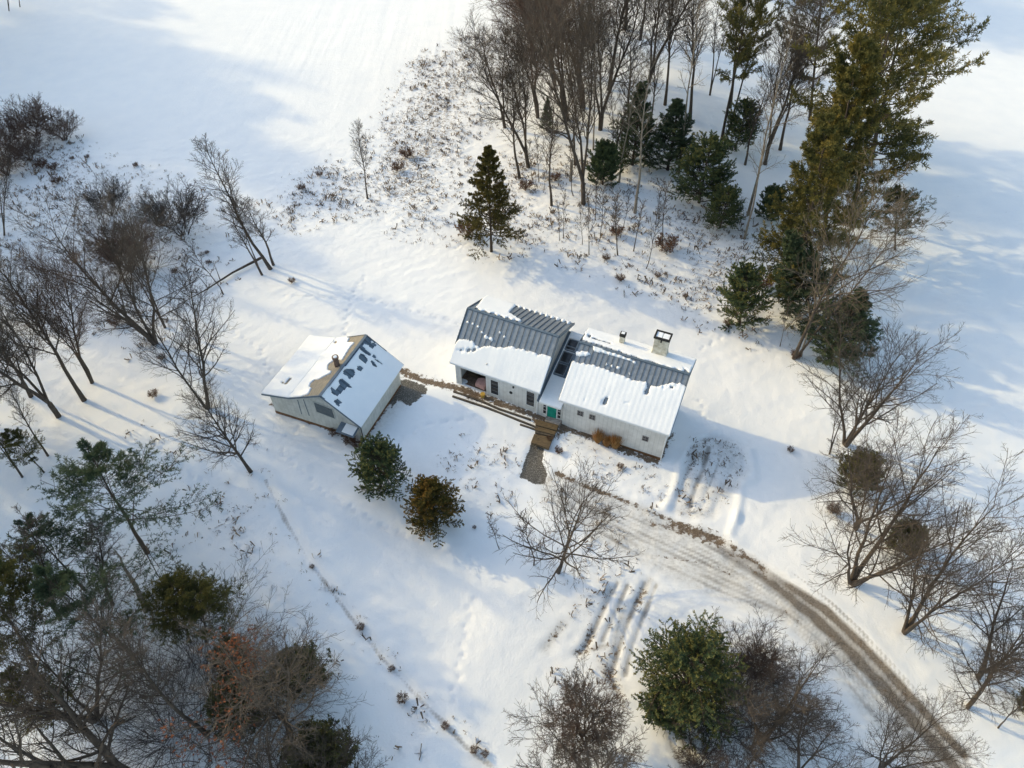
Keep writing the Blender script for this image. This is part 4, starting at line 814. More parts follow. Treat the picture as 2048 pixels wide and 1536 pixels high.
K['bigev'] = lambda: conifer(30, 11, .06, 150, .58, 78, lambda t: np.sqrt(np.clip(1-(t*.95)**2.2, 0, 1))*.8+.12, 15, 7, 8, .20, .040, 'holly', .28, up=.25, tipgold=1.2, name='evergreen_tree', nst=1, l2=.34, keep=.68, wig1=.15, tq=16)
K['evbush'] = lambda: conifer(31, 4, .02, 90, .55, 66, lambda t: np.sqrt(np.clip(1-t**2, 0, 1))*.85+.15, 11, 5, 6, .16, .040, 'holly', .08, up=.5, tipgold=.4, name='evergreen_shrub')
K['olbush'] = lambda: conifer(32, 3.2, .02, 90, .60, 66, lambda t: np.sqrt(np.clip(1-t**2, 0, 1))*.85+.15, 10, 5, 6, .15, .030, 'olive', .08, up=.5, tipgold=.4, name='olive_shrub')
K['shrub1'] = lambda: bush(41, 3, 20, 48, 9, 7, ('twig', 'twig'), n3=3)
K['shrubred'] = lambda: bush(42, 2.4, 22, 55, 9, 7, ('twig_red', 'twig_red'), n3=3)
K['thicket'] = lambda: bush(43, 4, 26, 46, 9, 7, ('twig_purple', 'twig_purple'), bow=.35, n3=4)
K['arch'] = lambda: bush(44, 5, 20, 52, 9, 6, ('twig_purple', 'twig_purple'), bow=.75, n3=1, wig=.05)
K['dryshrub'] = lambda: bush(45, 1.1, 16, 55, 7, 5, ('twig_red', 'twig_red'), leaf=('leafbrown', .3, 3, .10), rad=.02)
K['vine'] = lambda: bush(46, 3.2, 30, 44, 10, 7, ('twig', 'twig_red'), n3=4, wig=.2)
K['goldgrass'] = None
_used = {}
def plant(kind, loc, scale, label, cat, group=None, rz=None, lean=(0, 0), name=None):
    if kind not in _used:
        e = K[kind](); _used[kind] = e; first = True
    else: e = copy_tree(_used[kind]); first = False
    s = scale if isinstance(scale, (tuple, list)) else (scale,)*3
    e.location = tuple(float(c) for c in loc); e.scale = s
    rz = rnd.uniform(0, 6.28) if rz is None else rz
    e.rotation_mode = 'XYZ'; m = Matrix.Rotation(lean[0], 4, 'Y') @ Matrix.Rotation(lean[1], 4, 'X') @ Matrix.Rotation(rz, 4, 'Z'); e.rotation_euler = m.to_euler()
    for k_ in ('group',):
        if k_ in e: del e[k_]
    if name: e.name = name
    tag(e, label, cat, group); return e
def tree(kind, base, top, label, cat='tree', group=None, wide=1.0, rz=None, name=None, maxlean=.45, h=None):
    """stands at the ground point of pixel base; its tip reaches the line of sight of pixel top"""
    b = G(*base); r = ray(*top); t = b[1]/r[1]; x = r[0]*t; z = CAMH+r[2]*t; H = z-b[2]
    if h: H = h; q = proj(b+[0, 0, H]); pm = proj(b+[1, 0, H])[0]-q[0]; x = b[0]+(top[0]-q[0])/pm
    dx = float(np.clip((x-b[0])/H, -maxlean, maxlean))
    H0 = {'open1': 12, 'multi1': 12, 'multi2': 12, 'twin': 12, 'slim1': 12, 'slim2': 12, 'tall1': 18, 'tall2': 18, 'tall3': 18, 'pale1': 16, 'pale2': 14, 'sap1': 6, 'sap2': 6, 'spread': 9, 'oak': 13, 'giant': 16, 'multi3': 12, 'bulb': 9, 'snag': 8,
          'wpine1': 22, 'wpine2': 22, 'thinpine': 20, 'dpine1': 14, 'dpine2': 14, 'spruce': 9, 'cedar': 9, 'round': 5.2, 'rusty': 5.2, 'bigev': 11, 'evbush': 4, 'olbush': 3.2, 'shrub1': 3, 'shrubred': 2.4, 'thicket': 4, 'arch': 5, 'dryshrub': 1.1, 'vine': 3.2}[kind]
    s = H*math.hypot(1, dx)/H0; print('TREE %-9s H=%5.1f dx=%5.2f s=%.2f  %s' % (kind, H, dx, s, label[:50]))
    return plant(kind, (b[0], b[1], b[2]-.05), (s*wide, s*wide, s), label, cat, group, rz, (math.atan(dx), 0), name)
# ------------------------------------------------------------------ trees and shrubs, one by one
GL, GW, GR, GB, GS = 'bare trees along the left side', 'bare trees in the wood behind the house', 'bare trees on the right side of the drive', 'bare trees at the lower edge', 'thin saplings at the foot of the wood'
# --- left side
tree('multi1', (310, 685), (175, 430), 'tall bare tree with spreading fan crown upper left of the shed, trunk leaning left', 'tree', GL, 1.1, h=14.5)
tree('twin', (415, 818), (285, 520), 'bare tree with a dense reddish crown rising behind the lone tree left of the shed', 'tree', GL, 0.8, h=15)
tree('slim2', (330, 655), (225, 450), 'slender bare tree close behind the tall fan crowned tree, dense brown twigs', 'tree', GL, .9)
tree('open1', (502, 943), (420, 790), 'lone bare tree below the shed with rounded airy crown', 'tree', GL, 0.85, h=10.5)
tree('slim1', (541, 538), (388, 310), 'tall leaning bare tree with long straight trunk in the clearing above the shed', 'tree', GL, 1.25)
tree('slim2', (524, 549), (455, 405), 'shorter leaning bare tree beside the tall leaning one above the shed', 'tree', GL, 1.2)
tree('slim1', (547, 530), (498, 392), 'upright bare tree with round crown, right of the leaning pair above the shed', 'tree', GL, 1.4)
tree('sap2', (446, 590), (362, 478), 'thin crooked sapling beside the fallen trunk', 'sapling', None, 1.3)
plant('shrub1', G(366, 470), 1.75, 'big round brown bare shrub between the clearing and the left trees', 'shrub')
plant('shrub1', G(318, 450), 1.1, 'smaller brown bare shrub touching the left side of the big round one', 'shrub')
plant('shrub1', G(225, 430), 1.35, 'brown bare shrub behind the crown of the tall fan crowned tree', 'shrub')
plant('vine', G(262, 540), 1.6, 'dense tangled brown shrub under the fan crowned tree', 'shrub')
tree('tall2', (117, 833), (-70, 560), 'large bare tree with long curved stems, lowest of the trunks by the left edge', 'tree', GL, 1.1, h=16)
tree('tall1', (169, 801), (20, 500), 'straight bare tree between the lowest trunk and the rightmost trunk by the left edge', 'tree', GL, 1.0, h=16)
tree('tall3', (184, 766), (75, 540), 'bare tree with reddish twigs, rightmost of the trunks by the left edge', 'tree', GL, 0.9, h=14)
tree('tall1', (62, 793), (-50, 600), 'bare tree cut by the left edge above the lowest trunk', 'tree', GL, 1, h=13)
tree('slim1', (96, 912), (-10, 745), 'thin bare tree rising out of the small dark pine by the left edge', 'tree', GL, .7)
tree('slim2', (45, 955), (-60, 800), 'bare trunk leaning left below the small dark pine by the left edge', 'tree', GL, .8)
tree('slim2', (8, 470), (2, 300), 'bare tree at the left edge beside the red brown thicket', 'tree', GL, .7)
plant('dpine2', G(88, 945), (.42, .42, .38), 'small dark pine by the left edge under two thin bare trunks', 'pine tree', 'dark pines of the lower left')
tree('dpine1', (296, 1107), (170, 925), 'feathery dark pine standing clear in the snow on the left, below the shed', 'pine tree', 'dark pines of the lower left', 1.35, h=12)
tree('dpine2', (381, 1284), (335, 1170), 'dark pine with yellowish top, left one of the close pair', 'pine tree', 'dark pines of the lower left', 1.1, h=8)
tree('dpine2', (413, 1287), (385, 1170), 'dark pine with yellowish top, right one of the close pair beside the rusty oak leaves', 'pine tree', 'dark pines of the lower left', 1.1, h=8)
tree('dpine1', (268, 1310), (110, 1170), 'dark pine with long bare trunk and drooping crown left of the close pine pair', 'pine tree', 'dark pines of the lower left', 1.0, h=12)
tree('dpine2', (70, 1330), (-40, 1200), 'dark pine cut by the left edge near the lower corner', 'pine tree', 'dark pines of the lower left', 1.1, h=12)
tree('dpine1', (170, 1180), (60, 1040), 'loose dark pine between the edge trees and the feathery pine', 'pine tree', 'dark pines of the lower left', 1.1, h=9)
tree('dpine2', (160, 1450), (30, 1330), 'dark pine behind the huge leaning trunk', 'pine tree', 'dark pines of the lower left', .9, h=8)
tree('slim2', (120, 1240), (30, 1080), 'bare tree in front of the dark pines at the left edge', 'tree', GL, 0.9, h=12)
tree('snag', (293, 1218), (233, 1115), 'short thick broken brown trunk between the dark pines', 'dead tree', None, 1.8)
tree('slim1', (225, 1210), (180, 1100), 'bare tree with purple brown twigs behind the broken trunk', 'tree', GL, 1.2, h=9)
tree('oak', (583, 1484), (525, 1240), 'wide oak with rusty withered leaves on its left side at the lower left', 'oak tree', None, 0.68, h=16, rz=0.0)
tree('slim1', (415, 1470), (190, 1230), 'tall leaning bare tree with long trunk crossing the brown thicket', 'tree', GB, .9, h=15)
tree('giant', (290, 1565), (-60, 1380), 'huge dark forked trunk leaning out of the lower left corner', 'tree', GB, 1.0, h=15, maxlean=.6)
tree('multi2', (190, 1440), (60, 1300), 'bare tree whose thick trunk forks beside the huge leaning one', 'tree', GB, 0.9, h=12)
tree('multi1', (545, 1560), (530, 1470), 'bare multi stemmed tree at the bottom edge below the oak', 'tree', GB, 0.9, h=8)
tree('bulb', (690, 1590), (680, 1500), 'bushy bare tree at the bottom edge right of the oak', 'tree', GB, 0.8, h=7)
for px, py, s, lab in ((335, 1480, 1.15, 'purple brown thicket with arching stems, left part of the tangle'), (430, 1400, 1.2, 'purple brown thicket with arching stems, upper right part of the tangle'),
                       (420, 1520, 1.1, 'purple brown thicket with arching stems at the bottom edge'), (380, 1330, .9, 'smaller arching thicket below the close pine pair')):
    plant('arch', G(px, py), s, lab, 'thicket', 'arching thickets at the lower left', name='thicket')
for px, py, s, lab in ((500, 1420, 1.1, 'greyish green evergreen shrub left of the oak trunk'), (610, 1360, .95, 'dark evergreen shrub behind the oak crown'), (660, 1540, 1.2, 'evergreen shrub at the bottom edge right of the oak trunk'), (470, 1330, .7, 'small evergreen shrub between pine pair and oak')):
    plant('olbush', G(px, py), (s*1.2, s*1.2, s), lab, 'shrub', 'evergreen shrubs around the oak')
for px, py, s, lab in ((20, 300, 1.7, 'red brown bramble mound at the left edge'), (75, 270, 1.9, 'red brown bramble mound, middle of the hedge at the upper left'), (130, 280, 1.4, 'red brown bramble mound, right end of the hedge at the upper left'), (60, 320, 1.3, 'red brown bramble mound in front of the hedge at the upper left'), (15, 350, 1.5, 'red brown bramble mound below the left edge thicket')):
    plant('shrubred', G(px, py), s, lab, 'bramble', 'red brown brambles at the upper left')
tree('sap1', (82, 335), (50, 290), 'crooked sapling below the red brown brambles', 'sapling', None, 1.0)
tree('slim2', (18, 22), (10, -60), 'bare tree in the top left corner', 'tree', GL, 1.0)
tree('slim1', (40, 14), (30, -60), 'bare tree just right of the one in the top left corner', 'tree', GL, 1.0)
# --- centre
tree('slim1', (735, 397), (712, 240), 'lone slim bare tree in the weedy meadow above the house', 'tree', None, 0.9)
tree('spread', (1116, 1143), (1158, 990), 'dark bare tree with low wide drooping limbs in front of the house', 'tree', None, 0.8, rz=1.0, h=11)
tree('sap2', (1066, 1132), (1040, 1045), 'small bare sapling left of the wide drooping tree', 'sapling', None, 1.4)
tree('sap2', (1000, 1098), (992, 1020), 'small bare sapling standing alone below the rusty evergreen', 'sapling', None, 1.0)
plant('round', G(762, 976), (1.0, 1.0, 1.0), 'dense dark green round evergreen at the shed corner', 'evergreen tree', 'round evergreens on the lawn')
plant('rusty', G(873, 1042), (1.02, 1.02, 1.0), 'rusty orange brown round evergreen on the lawn', 'evergreen tree', 'round evergreens on the lawn')
tree('bulb', (1178, 1560), (1150, 1440), 'bushy bare tree with rounded crown at the bottom centre', 'tree', GB, 0.85, h=9.5)
plant('vine', G(1160, 1480)+np.array([0, 0, 1.6]), 1.25, 'dense brown tangle held in the crown of the bushy tree at the bottom centre', 'vine tangle', name='vine_tangle')
tree('sap2', (1246, 1545), (1285, 1460), 'thin bare sapling at the bottom edge beside the bushy tree', 'sapling', None, 0.8, h=6)
tree('bigev', (1372, 1392), (1392, 1290), 'largest dark green evergreen with golden side below the drive', 'evergreen tree', None, 1.0, h=7.2)
plant('vine', G(1505, 1350), .9, 'bare brown brush on the right flank of the largest evergreen', 'shrub')
plant('evbush', G(1330, 1440), .9, 'evergreen shrub under the left flank of the largest evergreen', 'shrub')
tree('multi3', (1522, 1492), (1600, 1370), 'bare tree with several long stems right of the largest evergreen', 'tree', GB, 0.8, h=10.5)
tree('slim2', (1500, 1500), (1560, 1390), 'bare tree leaning over the brown thicket right of the largest evergreen', 'tree', GB, 1.0, h=9)
plant('thicket', G(1450, 1470), 1.25, 'purple brown thicket right of the largest evergreen, lower part', 'thicket', 'thickets beside the largest evergreen')
plant('thicket', G(1490, 1390), 1.1, 'purple brown thicket right of the largest evergreen, upper part', 'thicket', 'thickets beside the largest evergreen')
plant('shrubred', G(1400, 1535), .9, 'low red brown shrub at the bottom edge below the largest evergreen', 'shrub')
tree('multi3', (1590, 1550), (1690, 1430), 'bare tree at the bottom edge left of the drive', 'tree', GB, 0.8, h=9.5)
tree('multi2', (1760, 1540), (1860, 1450), 'bare tree at the bottom edge reaching over the tyre tracks', 'tree', GB, 0.8, h=8.5)
tree('slim1', (1480, 1560), (1540, 1470), 'thin bare tree at the bottom edge below the brown thicket', 'tree', GB, 0.9, h=7)
# --- right side
tree('multi2', (1704, 1165), (1865, 965), 'widest bare tree on the right, its many stems fanning from one base by the drive', 'tree', GR, 1.0, rz=.5, h=13)
tree('multi3', (1712, 1058), (1790, 930), 'bare tree standing just behind the widest one', 'tree', GR, 0.9, h=11)
tree('multi1', (1690, 890), (1765, 700), 'bare tree with fan crown right of the house shadow', 'tree', GR, 1.05, h=12.5)
tree('slim2', (1659, 908), (1690, 770), 'thin bare tree left of the fan crowned one by the house shadow', 'tree', GR, 0.8, h=8.5)
tree('multi1', (1810, 1266), (2000, 1060), 'bare tree with thick leaning twin trunk near the right edge', 'tree', GR, 0.8, h=14)
tree('multi3', (1957, 1356), (2080, 1240), 'bare tree cut by the right edge below the thick leaning twin trunk', 'tree', GR, 0.9, h=11)
tree('twin', (1936, 1415), (2080, 1310), 'bare tree cut by the right edge, trunk leaning low to the right', 'tree', GR, 0.9, h=10)
tree('sap1', (1996, 1457), (2060, 1395), 'thin bare sapling near the lower right corner', 'sapling', None, 1.2)
plant('olbush', G(1703, 965), (1.15, 1.15, .95), 'round olive evergreen shrub under the fan crowned tree', 'shrub', 'olive shrubs under the right trees')
plant('olbush', G(1800, 1100), (.95, .95, .8), 'round olive evergreen shrub behind the widest bare tree', 'shrub', 'olive shrubs under the right trees')
plant('vine', G(1665, 1024), .30, 'small dark brown twiggy ball on the snow below the olive shrub', 'shrub')
plant('olbush', G(2052, 1420), .6, 'small olive shrub cut by the right edge', 'shrub')
tree('pale2', (1590, 716), (1835, 395), 'large pale leaning bare tree sweeping right over the snow field', 'tree', None, 0.72, rz=2.2, maxlean=.6, h=21)
tree('pale1', (1602, 712), (1640, 560), 'short pale bare tree at the foot of the large leaning one', 'tree', None, 1.1)
plant('cedar', G(1658, 714), (1.55, 1.55, 1.0), 'dark bushy cedar at the end of the pine row, nearest the house', 'cedar tree')
tree('cedar', (1625, 640), (1600, 470), 'dark cedar behind the one nearest the house', 'cedar tree', None, 1.1)
tree('wpine1', (1590, 590), (1642, 225), 'golden green pine, nearest of the tall pines to the house', 'pine tree', 'tall white pines right of the wood', 0.8)
tree('wpine1', (1640, 500), (1700, 90), 'golden green pine, second of the tall pines from the house', 'pine tree', 'tall white pines right of the wood', 0.8)
tree('wpine2', (1700, 440), (1790, -30), 'tallest golden green pine reaching over the top edge on the right', 'pine tree', 'tall white pines right of the wood', 0.88)
tree('wpine2', (1740, 330), (1850, -120), 'dark pine behind the tallest one, its limbs reaching far right', 'pine tree', 'tall white pines right of the wood', 0.9)
tree('wpine2', (1620, 240), (1670, -170), 'pine at the top edge between the golden pines and the thin double pine', 'pine tree', 'tall white pines right of the wood', 0.62)
tree('dpine2', (1790, 500), (1800, 380), 'low dark pine at the field side of the pine row', 'pine tree', None, 1.3)
tree('thinpine', (1440, 300), (1510, -70), 'tall thin pine with thick mossy trunk at the top of the wood', 'pine tree', 'thin crowned pines in the wood', .75)
tree('thinpine', (1455, 270), (1560, -60), 'tall thin pine just right of the mossy trunked one', 'pine tree', 'thin crowned pines in the wood', .6)
plant('round', G(1398, 405), (1.6, 1.6, 1.5), 'dark green round evergreen, largest low one at the edge of the wood', 'evergreen tree', 'low evergreens in the wood')
plant('round', G(1440, 455), (1.0, 1.0, .95), 'dark green round evergreen just below the largest low one', 'evergreen tree', 'low evergreens in the wood')
tree('cedar', (1335, 340), (1345, 200), 'very dark cedar deep in the wood', 'cedar tree', None, 1.35)
tree('cedar', (1265, 330), (1275, 170), 'dull green cedar behind the pale trunk in the wood', 'cedar tree', None, 1.1)
plant('evbush', G(1205, 370), 1.2, 'dull green evergreen shrub between two pale trunks in the wood', 'shrub')
plant('evbush', G(1535, 440), 1.0, 'small evergreen between the pale leaning trunks and the golden pines', 'shrub')
plant('round', G(1470, 300), (1.1, 1.1, 1.2), 'dark evergreen behind the mossy trunked pine', 'evergreen tree', 'low evergreens in the wood')
tree('spruce', (983, 503), (983, 288), 'conical spruce standing alone at the left corner of the wood', 'spruce tree', None, .78)
tree('round', (1478, 650), (1487, 550), 'small green pine on the bank behind the house', 'evergreen tree', None, .85)
tree('cedar', (1093, 262), (1093, 195), 'small brown cedar among the left trunks of the wood', 'cedar tree', None, .8)
# --- the wood
for k, b, t, w, lab in (('tall2', (1057, 334), (1022, 60), .75, 'bare tree with round reddish crown at the left corner of the wood'), ('slim1', (1039, 356), (1008, 165), .9, 'bare tree at the left corner of the wood, nearer the spruce'),
        ('tall3', (1136, 240), (1075, -60), .9, 'big bare tree with curved trunk at the top left of the wood'), ('tall2', (1167, 408), (1165, -20), .6, 'tall bare tree with many upright stems in the middle left of the wood'),
        ('tall3', (1165, 215), (1140, -100), .9, 'big reddish bare tree at the top edge above the many stemmed one'), ('slim1', (1103, 412), (1088, 190), .7, 'curved thin bare tree below the small brown cedar'),
        ('pale1', (1238, 365), (1268, 140), .8, 'pale smooth trunk leaning slightly right in the middle of the wood'), ('slim2', (1223, 361), (1238, 160), .6, 'dark brown shaggy trunk left of the pale smooth one'),
        ('pale1', (1270, 426), (1306, 110), .9, 'pale forked tree in the middle of the wood'), ('pale1', (1357, 347), (1408, -20), .7, 'tall pale bare tree left of the mossy trunked pine'),
        ('tall1', (1218, 180), (1245, -120), .8, 'bare tree at the top edge, right of the reddish ones'), ('tall2', (1297, 165), (1350, -130), .8, 'bare tree at the top edge in the middle of the wood'),
        ('tall3', (1070, 130), (1030, -130), .9, 'big reddish bare tree reaching the top edge at the left end of the wood'), ('tall1', (1185, 100), (1185, -180), .8, 'bare tree farthest back at the top edge'),
        ('tall1', (1380, 240), (1430, -60), .7, 'thin bare tree behind the tall pale one'), ('pale1', (1496, 430), (1592, 60), .75, 'pale bare tree leaning right, left one of a crossing pair'),
        ('pale1', (1489, 477), (1560, 200), .8, 'dark footed bare tree leaning right, right one of a crossing pair'), ('tall2', (1530, 330), (1600, 0), .6, 'bare tree between the thin pines and the golden pines'),
        ('slim1', (1490, 330), (1525, 150), .8, 'reddish bare tree right of the mossy trunked pine'), ('slim2', (1150, 330), (1140, 150), .8, 'slim bare tree behind the many stemmed one'),
        ('pale1', (1187, 300), (1190, 60), .7, 'straight pale bare tree behind the many stemmed one'), ('slim1', (1255, 290), (1275, 60), .8, 'thin bare tree behind the pale smooth trunk'), ('tall1', (1330, 210), (1365, -80), .6, 'tall thin bare tree above the very dark cedar'), ('tall1', (1460, 215), (1500, -90), .6, 'tall thin bare tree between the two top pines'), ('slim2', (1010, 255), (985, 60), 1.0, 'bare tree on the outer left rim of the wood'), ('tall1', (1280, 80), (1310, -150), .8, 'bare tree at the top edge near the middle of the wood'), ('tall1', (1160, 60), (1160, -180), .8, 'bare tree at the top edge left of the middle'), ('slim1', (1560, 300), (1600, 60), .8, 'slim bare tree just left of the golden pines'), ('slim1', (1300, 260), (1320, 60), .7, 'slim bare tree behind the pale forked one'), ('slim2', (1420, 190), (1455, 0), .7, 'slim bare tree near the top edge left of the thin pines'),
        ('tall1', (1250, 60), (1270, -180), .9, 'tall bare tree whose trunk leaves the top edge in the middle of the wood'), ('tall3', (1115, 60), (1090, -180), .9, 'reddish bare tree farthest left at the top edge'), ('tall3', (1075, 235), (1050, 0), .85, 'reddish bare tree behind the corner trees of the wood'), ('tall3', (1110, 170), (1085, -60), .85, 'reddish bare tree left of the curved trunk near the top edge'), ('tall2', (1200, 260), (1205, -40), .8, 'many stemmed bare tree behind the shaggy trunk')):
    tree(k, b, t, lab, 'tree', GW, w*(1.0 if k.startswith('pale') else 1.45))
for (b, t, lab) in (((1119, 481), (1118, 405), 'leftmost thin sapling below the wood'), ((1127, 475), (1126, 380), 'second thin sapling from the left below the wood'), ((1164, 490), (1163, 410), 'bent sapling with a side limb below the many stemmed tree'),
        ((1178, 510), (1180, 385), 'straight sapling with the lowest foot in the left group'), ((1199, 482), (1210, 380), 'slim sapling leaning right in the middle group'), ((1236, 510), (1232, 380), 'straight dark sapling in the middle of the group'),
        ((1245, 460), (1262, 375), 'short sapling close behind the straight dark one'), ((1267, 502), (1283, 400), 'sapling leaning right next to the straight dark one'), ((1291, 538), (1318, 420), 'sapling with the lowest foot of all, leaning right'),
        ((1325, 496), (1334, 360), 'tall sapling rising out of the brown bush'), ((1086, 385), (1088, 320), 'thin sapling beside the curved thin tree'), ((1148, 392), (1147, 280), 'very straight thin sapling behind the short stump'),
        ((1066, 360), (1068, 280), 'thin sapling right of the tree at the left corner'), ((1078, 365), (1075, 270), 'thin sapling between corner tree and curved tree'), ((1560, 693), (1582, 600), 'thin sapling left of the large pale leaning tree'),
        ((1190, 440), (1192, 350), 'sapling behind the left sapling group'), ((1310, 450), (1322, 370), 'sapling behind the brown bush'), ((1222, 470), (1228, 390), 'sapling behind the straight dark one')):
    tree('sap1' if rnd.random() < .55 else 'sap2', b, t, lab, 'sapling', GS, rnd.uniform(.9, 1.3), name='sapling')
mb = MB(); mb.tube([(0, 0, -.2), (.02, 0, 1.2), (.03, .02, 2.9), (.05, .02, 3.0)], [.22, .19, .17, .08], 9); tag(mb.build('stump', M['pale_bark'], None, loc=tuple(G(1141, 362))), 'short broken stump standing left of the many stemmed tree', 'stump')
# shrubs with brown leaves in the wood and meadow
for px, py, s, lab in ((1330, 500, 1.7, 'wide brown leafed bush at the foot of the wood'), (1232, 470, 1.1, 'low brown leafed bush beside the straight dark sapling'), (935, 470, 1.8, 'loose brown brush left of the conical spruce'),
        (1212, 520, .6, 'small brown tuft below the middle saplings'), (1240, 562, .7, 'low brown tuft on the bank, left of two dark spots'), (1315, 555, .5, 'small brown tuft below the wide brown leafed bush'), (795, 342, 1.1, 'round brown bush right of the lone slim tree'),
        (815, 315, 1.2, 'upright brown bush above the round one in the weedy meadow'), (640, 353, .6, 'small orange brown bush in the weedy meadow'), (605, 380, .7, 'brown tufts left of the lone slim tree'), (1370, 595, .4, 'small dark spot of weeds on the bank'), (1455, 650, .6, 'small brown bush at the foot of the small green pine'),
        (1520, 575, 1.6, 'brown brush between the small green pine and the golden pines'), (1590, 715, .7, 'low weeds at the foot of the large pale leaning tree'), (1050, 380, 1.1, 'low brown brush under the left corner trees'), (1110, 360, .9, 'low brown brush behind the curved thin tree'),
        (85, 335, 1.0, 'round brown bush below the red brown brambles, left one'), (108, 340, .9, 'round brown bush below the red brown brambles, right one'), (115, 368, .8, 'brown bush under the two round ones at the upper left'), (145, 318, .35, 'tiny dark tuft left of two others at the upper left'),
        (175, 316, .45, 'tiny dark tuft between two others at the upper left'), (272, 333, .45, 'small dark tuft above the fan crowned tree'), (235, 650, 1.0, 'orange tan grassy patch left of the fan crowned tree trunk'), (325, 718, .5, 'dark brown clump on the snow left of the shed'),
        (415, 508, .35, 'small dark clump near the top of the fallen trunk'), (418, 528, .4, 'small dark clump just below another near the fallen trunk'), (350, 545, .5, 'dark clump left of the thin crooked sapling'), (585, 565, .5, 'small dark clump right of the leaning trees'), (700, 885, .7, 'leafless brush at the foot of the shed door'),
        (670, 868, .6, 'greyish bush at the shed wall left of the canopy'), (716, 893, .6, 'dark dry brush at the shed corner'), (949, 1056, .22, 'tiny dark clump below the rusty evergreen'), (1580, 902, .4, 'small dark clump inside the house shadow'), (308, 792, .6, 'dark dead brush lying on the snow between the left trees and the shed'),
        (805, 1400, .5, 'dark seed heads on a dry weed beyond the oak'), (784, 1337, .3, 'small dark clump on the ditch bank'), (722, 1255, .4, 'small dark clump at the ditch, above the others'), (624, 1133, .25, 'tiny dark clump where the ditch begins'), (1820, 1250, .5, 'withered grass at the foot of the thick leaning twin trunk'),
        (948, 1500, .35, 'small dark stones in the lower ditch, left'), (970, 1508, .35, 'small dark stones in the lower ditch, right'), (890, 1452, .35, 'small dark clump in the ditch, above the lowest'), (1100, 880, .4, 'dry plant beside the wooden steps'), (1118, 905, .45, 'dry plant right of the gravel path'), (1240, 935, .4, 'dry weeds below the golden grass')):
    plant('dryshrub', G(px, py), s*.9, lab.replace('small dark stones', 'dark dry clump'), 'shrub', name='dry_shrub')
# golden ornamental grasses at the front wall
def gold(loc, lab, s):
    rng = np.random.default_rng(int(s*100)); n = 300; a = rng.uniform(0, 6.28, n); r = rng.uniform(0, .20, n); p = np.stack([np.cos(a)*r, np.sin(a)*r, np.zeros(n)], 1); d = nrmz(np.stack([np.cos(a)*r*1.2, np.sin(a)*r*1.2, np.full(n, 1.)], 1)+rng.normal(0, .12, (n, 3)))
    _len = rng.uniform(.55, 1.1, (n, 1)); S_ = 4; Pp = np.stack([p+d*1.55*s*t*_len+np.array([0, 0, -.15*t*t]) for t in np.linspace(0, 1, S_)], 1); V, Q = tubes(Pp, np.tile(np.array([.009, .012, .016, .012]), (n, 1)), 3)
    o = mesh_np('ornamental_grass', V, Q, mat=M['grassgold'], tone=np.repeat(rng.random(n), S_*3)); o.location = tuple(loc); return tag(o, lab, 'ornamental grass', 'golden grasses at the front wall')
def in_front(px, py, d): 
    q = P(px, py); return np.array([q[0], q[1], float(gz(q[0], q[1]))])
for i, (px, py, s, lab) in enumerate(((1195, 884, 1.0, 'golden dry grass clump at the front wall, left one'), (1213, 891, .8, 'golden dry grass clump at the front wall, middle one'), (1230, 896, 1.02, 'golden dry grass clump at the front wall, right one'))):
    gold(G(px, py), lab, s)
# fallen trunk
a, b_ = G(355, 612), G(524, 522); mb = MB(); v = b_-a
mb.tube([(0, 0, .1), tuple(v*.3+[.15, -.1, .25]), tuple(v*.65+[-.1, .15, .35]), tuple(v+[0, 0, .45])], [.03, .07, .11, .16], 8)
for t, d in ((.15, (-2.0, .9, .5)), (.25, (-1.4, -1.2, .6)), (.35, (-1.5, 1.5, .8)), (.1, (-2.6, -.2, .3)), (.5, (-.8, 1.6, .9))):
    q = v*t+np.array([0, 0, .3]); mb.tube([tuple(q), tuple(q+np.array(d)*.5+[0, 0, .1]), tuple(q+np.array(d))], [.06, .04, .015], 5)
tag(mb.build('fallen_trunk', M['bark'], None, loc=tuple(a)), 'dark fallen trunk with snapped limbs lying below the leaning trees', 'fallen tree')
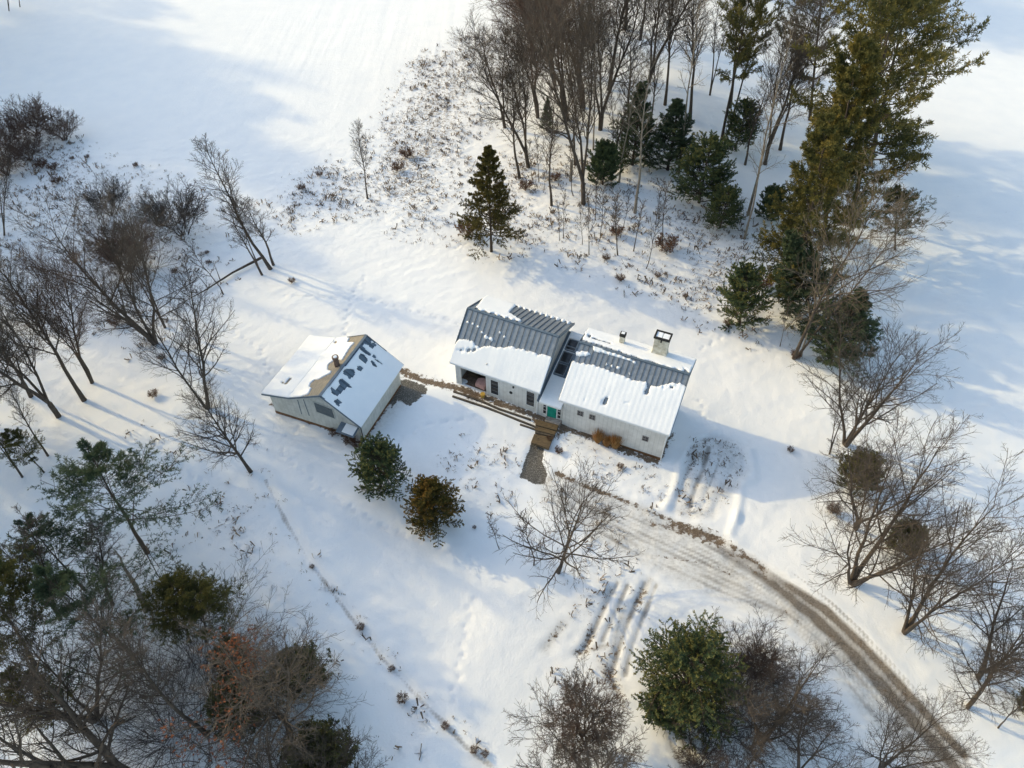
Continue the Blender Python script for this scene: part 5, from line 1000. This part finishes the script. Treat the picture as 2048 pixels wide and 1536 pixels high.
# ---- trees outside the frame whose long shadows cross the snow
OUT = 'tall trees standing beyond the left edge'
spots = []
rr = random.Random(5)
for (x0, y0, x1, y1, n) in ((-50, 22, -62, 52, 9), (-66, 58, -84, 88, 8), (-96, 98, -122, 150, 18), (-112, 100, -140, 170, 24), (-130, 110, -165, 190, 22), (-70, 30, -95, 60, 8)):
    for i in range(n):
        t = (i+rr.random())/n; spots.append((x0+(x1-x0)*t+rr.uniform(-3, 3), y0+(y1-y0)*t+rr.uniform(-3, 3)))
for i in range(20): spots.append((rr.uniform(8, 62), rr.uniform(156, 186)))
for i, (x, y) in enumerate(spots):
    k = rr.choice(['tall1', 'tall2', 'tall3', 'multi1', 'tall1', 'tall2', 'thinpine']); s = rr.uniform(1.0, 1.25)*(1.35 if y > 92 else 1.0); k = rr.choice(['pale1', 'tall1', 'slim1', 'tall2', 'thinpine']) if y > 92 else k; s = s*1.15 if y > 92 else s
    p_ = proj(np.array([x, y, 0.])); q_ = proj(np.array([x+6, y, 14.]))
    top_ = x > 0
    if top_: k = rr.choice(['tall1', 'tall2', 'pale1', 'thinpine'])
    if not top_ and (p_[0] > -60 or q_[0] > -10): continue
    plant(k, (x, y, float(gz(x, y))), s, 'tree standing beyond the top edge of the view' if top_ else 'tree standing beyond the left edge of the view', 'tree', 'tall trees standing beyond the top edge' if top_ else OUT, name='pine_tree' if 'pine' in k else 'bare_tree')
# ---- uncountable dry weeds poking through the snow
rng = np.random.default_rng(77); n = 190000
X = rng.uniform(-95, 60, n); Y = rng.uniform(14, 140, n); i = np.clip(np.searchsorted(gx, X), 1, len(gx)-1); j = np.clip(np.searchsorted(gy, Y), 1, len(gy)-1); wv = weed[j, i]
cl = .4*vnoise(X+.3*Y, Y-.3*X, 2.3, 91)+.3*vnoise(X-.4*Y, Y+.4*X, .9, 93)+.3*vnoise(X+.7*Y, Y-.7*X, 6, 92); k = rng.random(n) < np.clip((wv-.12)*2.6, 0, 1)*sstep(.28, .66, cl); X, Y = X[k], Y[k]
Z = np.array([gz(a, b) for a, b in zip(X, Y)]); n = len(X); print('WEEDS', n)
B = 5; p = np.repeat(np.stack([X, Y, Z], 1), B, 0); N = len(p); sz = np.repeat(rng.exponential(.45, n).clip(.15, 1.9), B)
p[:, :2] += rng.normal(0, .09, (N, 2))*(.4+sz[:, None]); d = nrmz(rng.normal(0, .55, (N, 3))+[0, 0, .8]); s_ = nrmz(np.cross(d, rng.normal(0, 1, (N, 3)))); L = (.30*sz)[:, None]; W = (.022*sz)[:, None]
V = np.stack([p-s_*W, p+s_*W, p+d*L+s_*W*1.6, p+d*L-s_*W*1.6], 1).reshape(-1, 3); o = mesh_np('dry_weeds', V, np.arange(N*4).reshape(-1, 4), mat=M['weed'], tone=np.repeat(np.repeat(rng.random(n), B), 4))
tag(o, 'dry weed stalks poking through the thin snow of meadow and wood floor', 'dry weeds', kind='stuff')
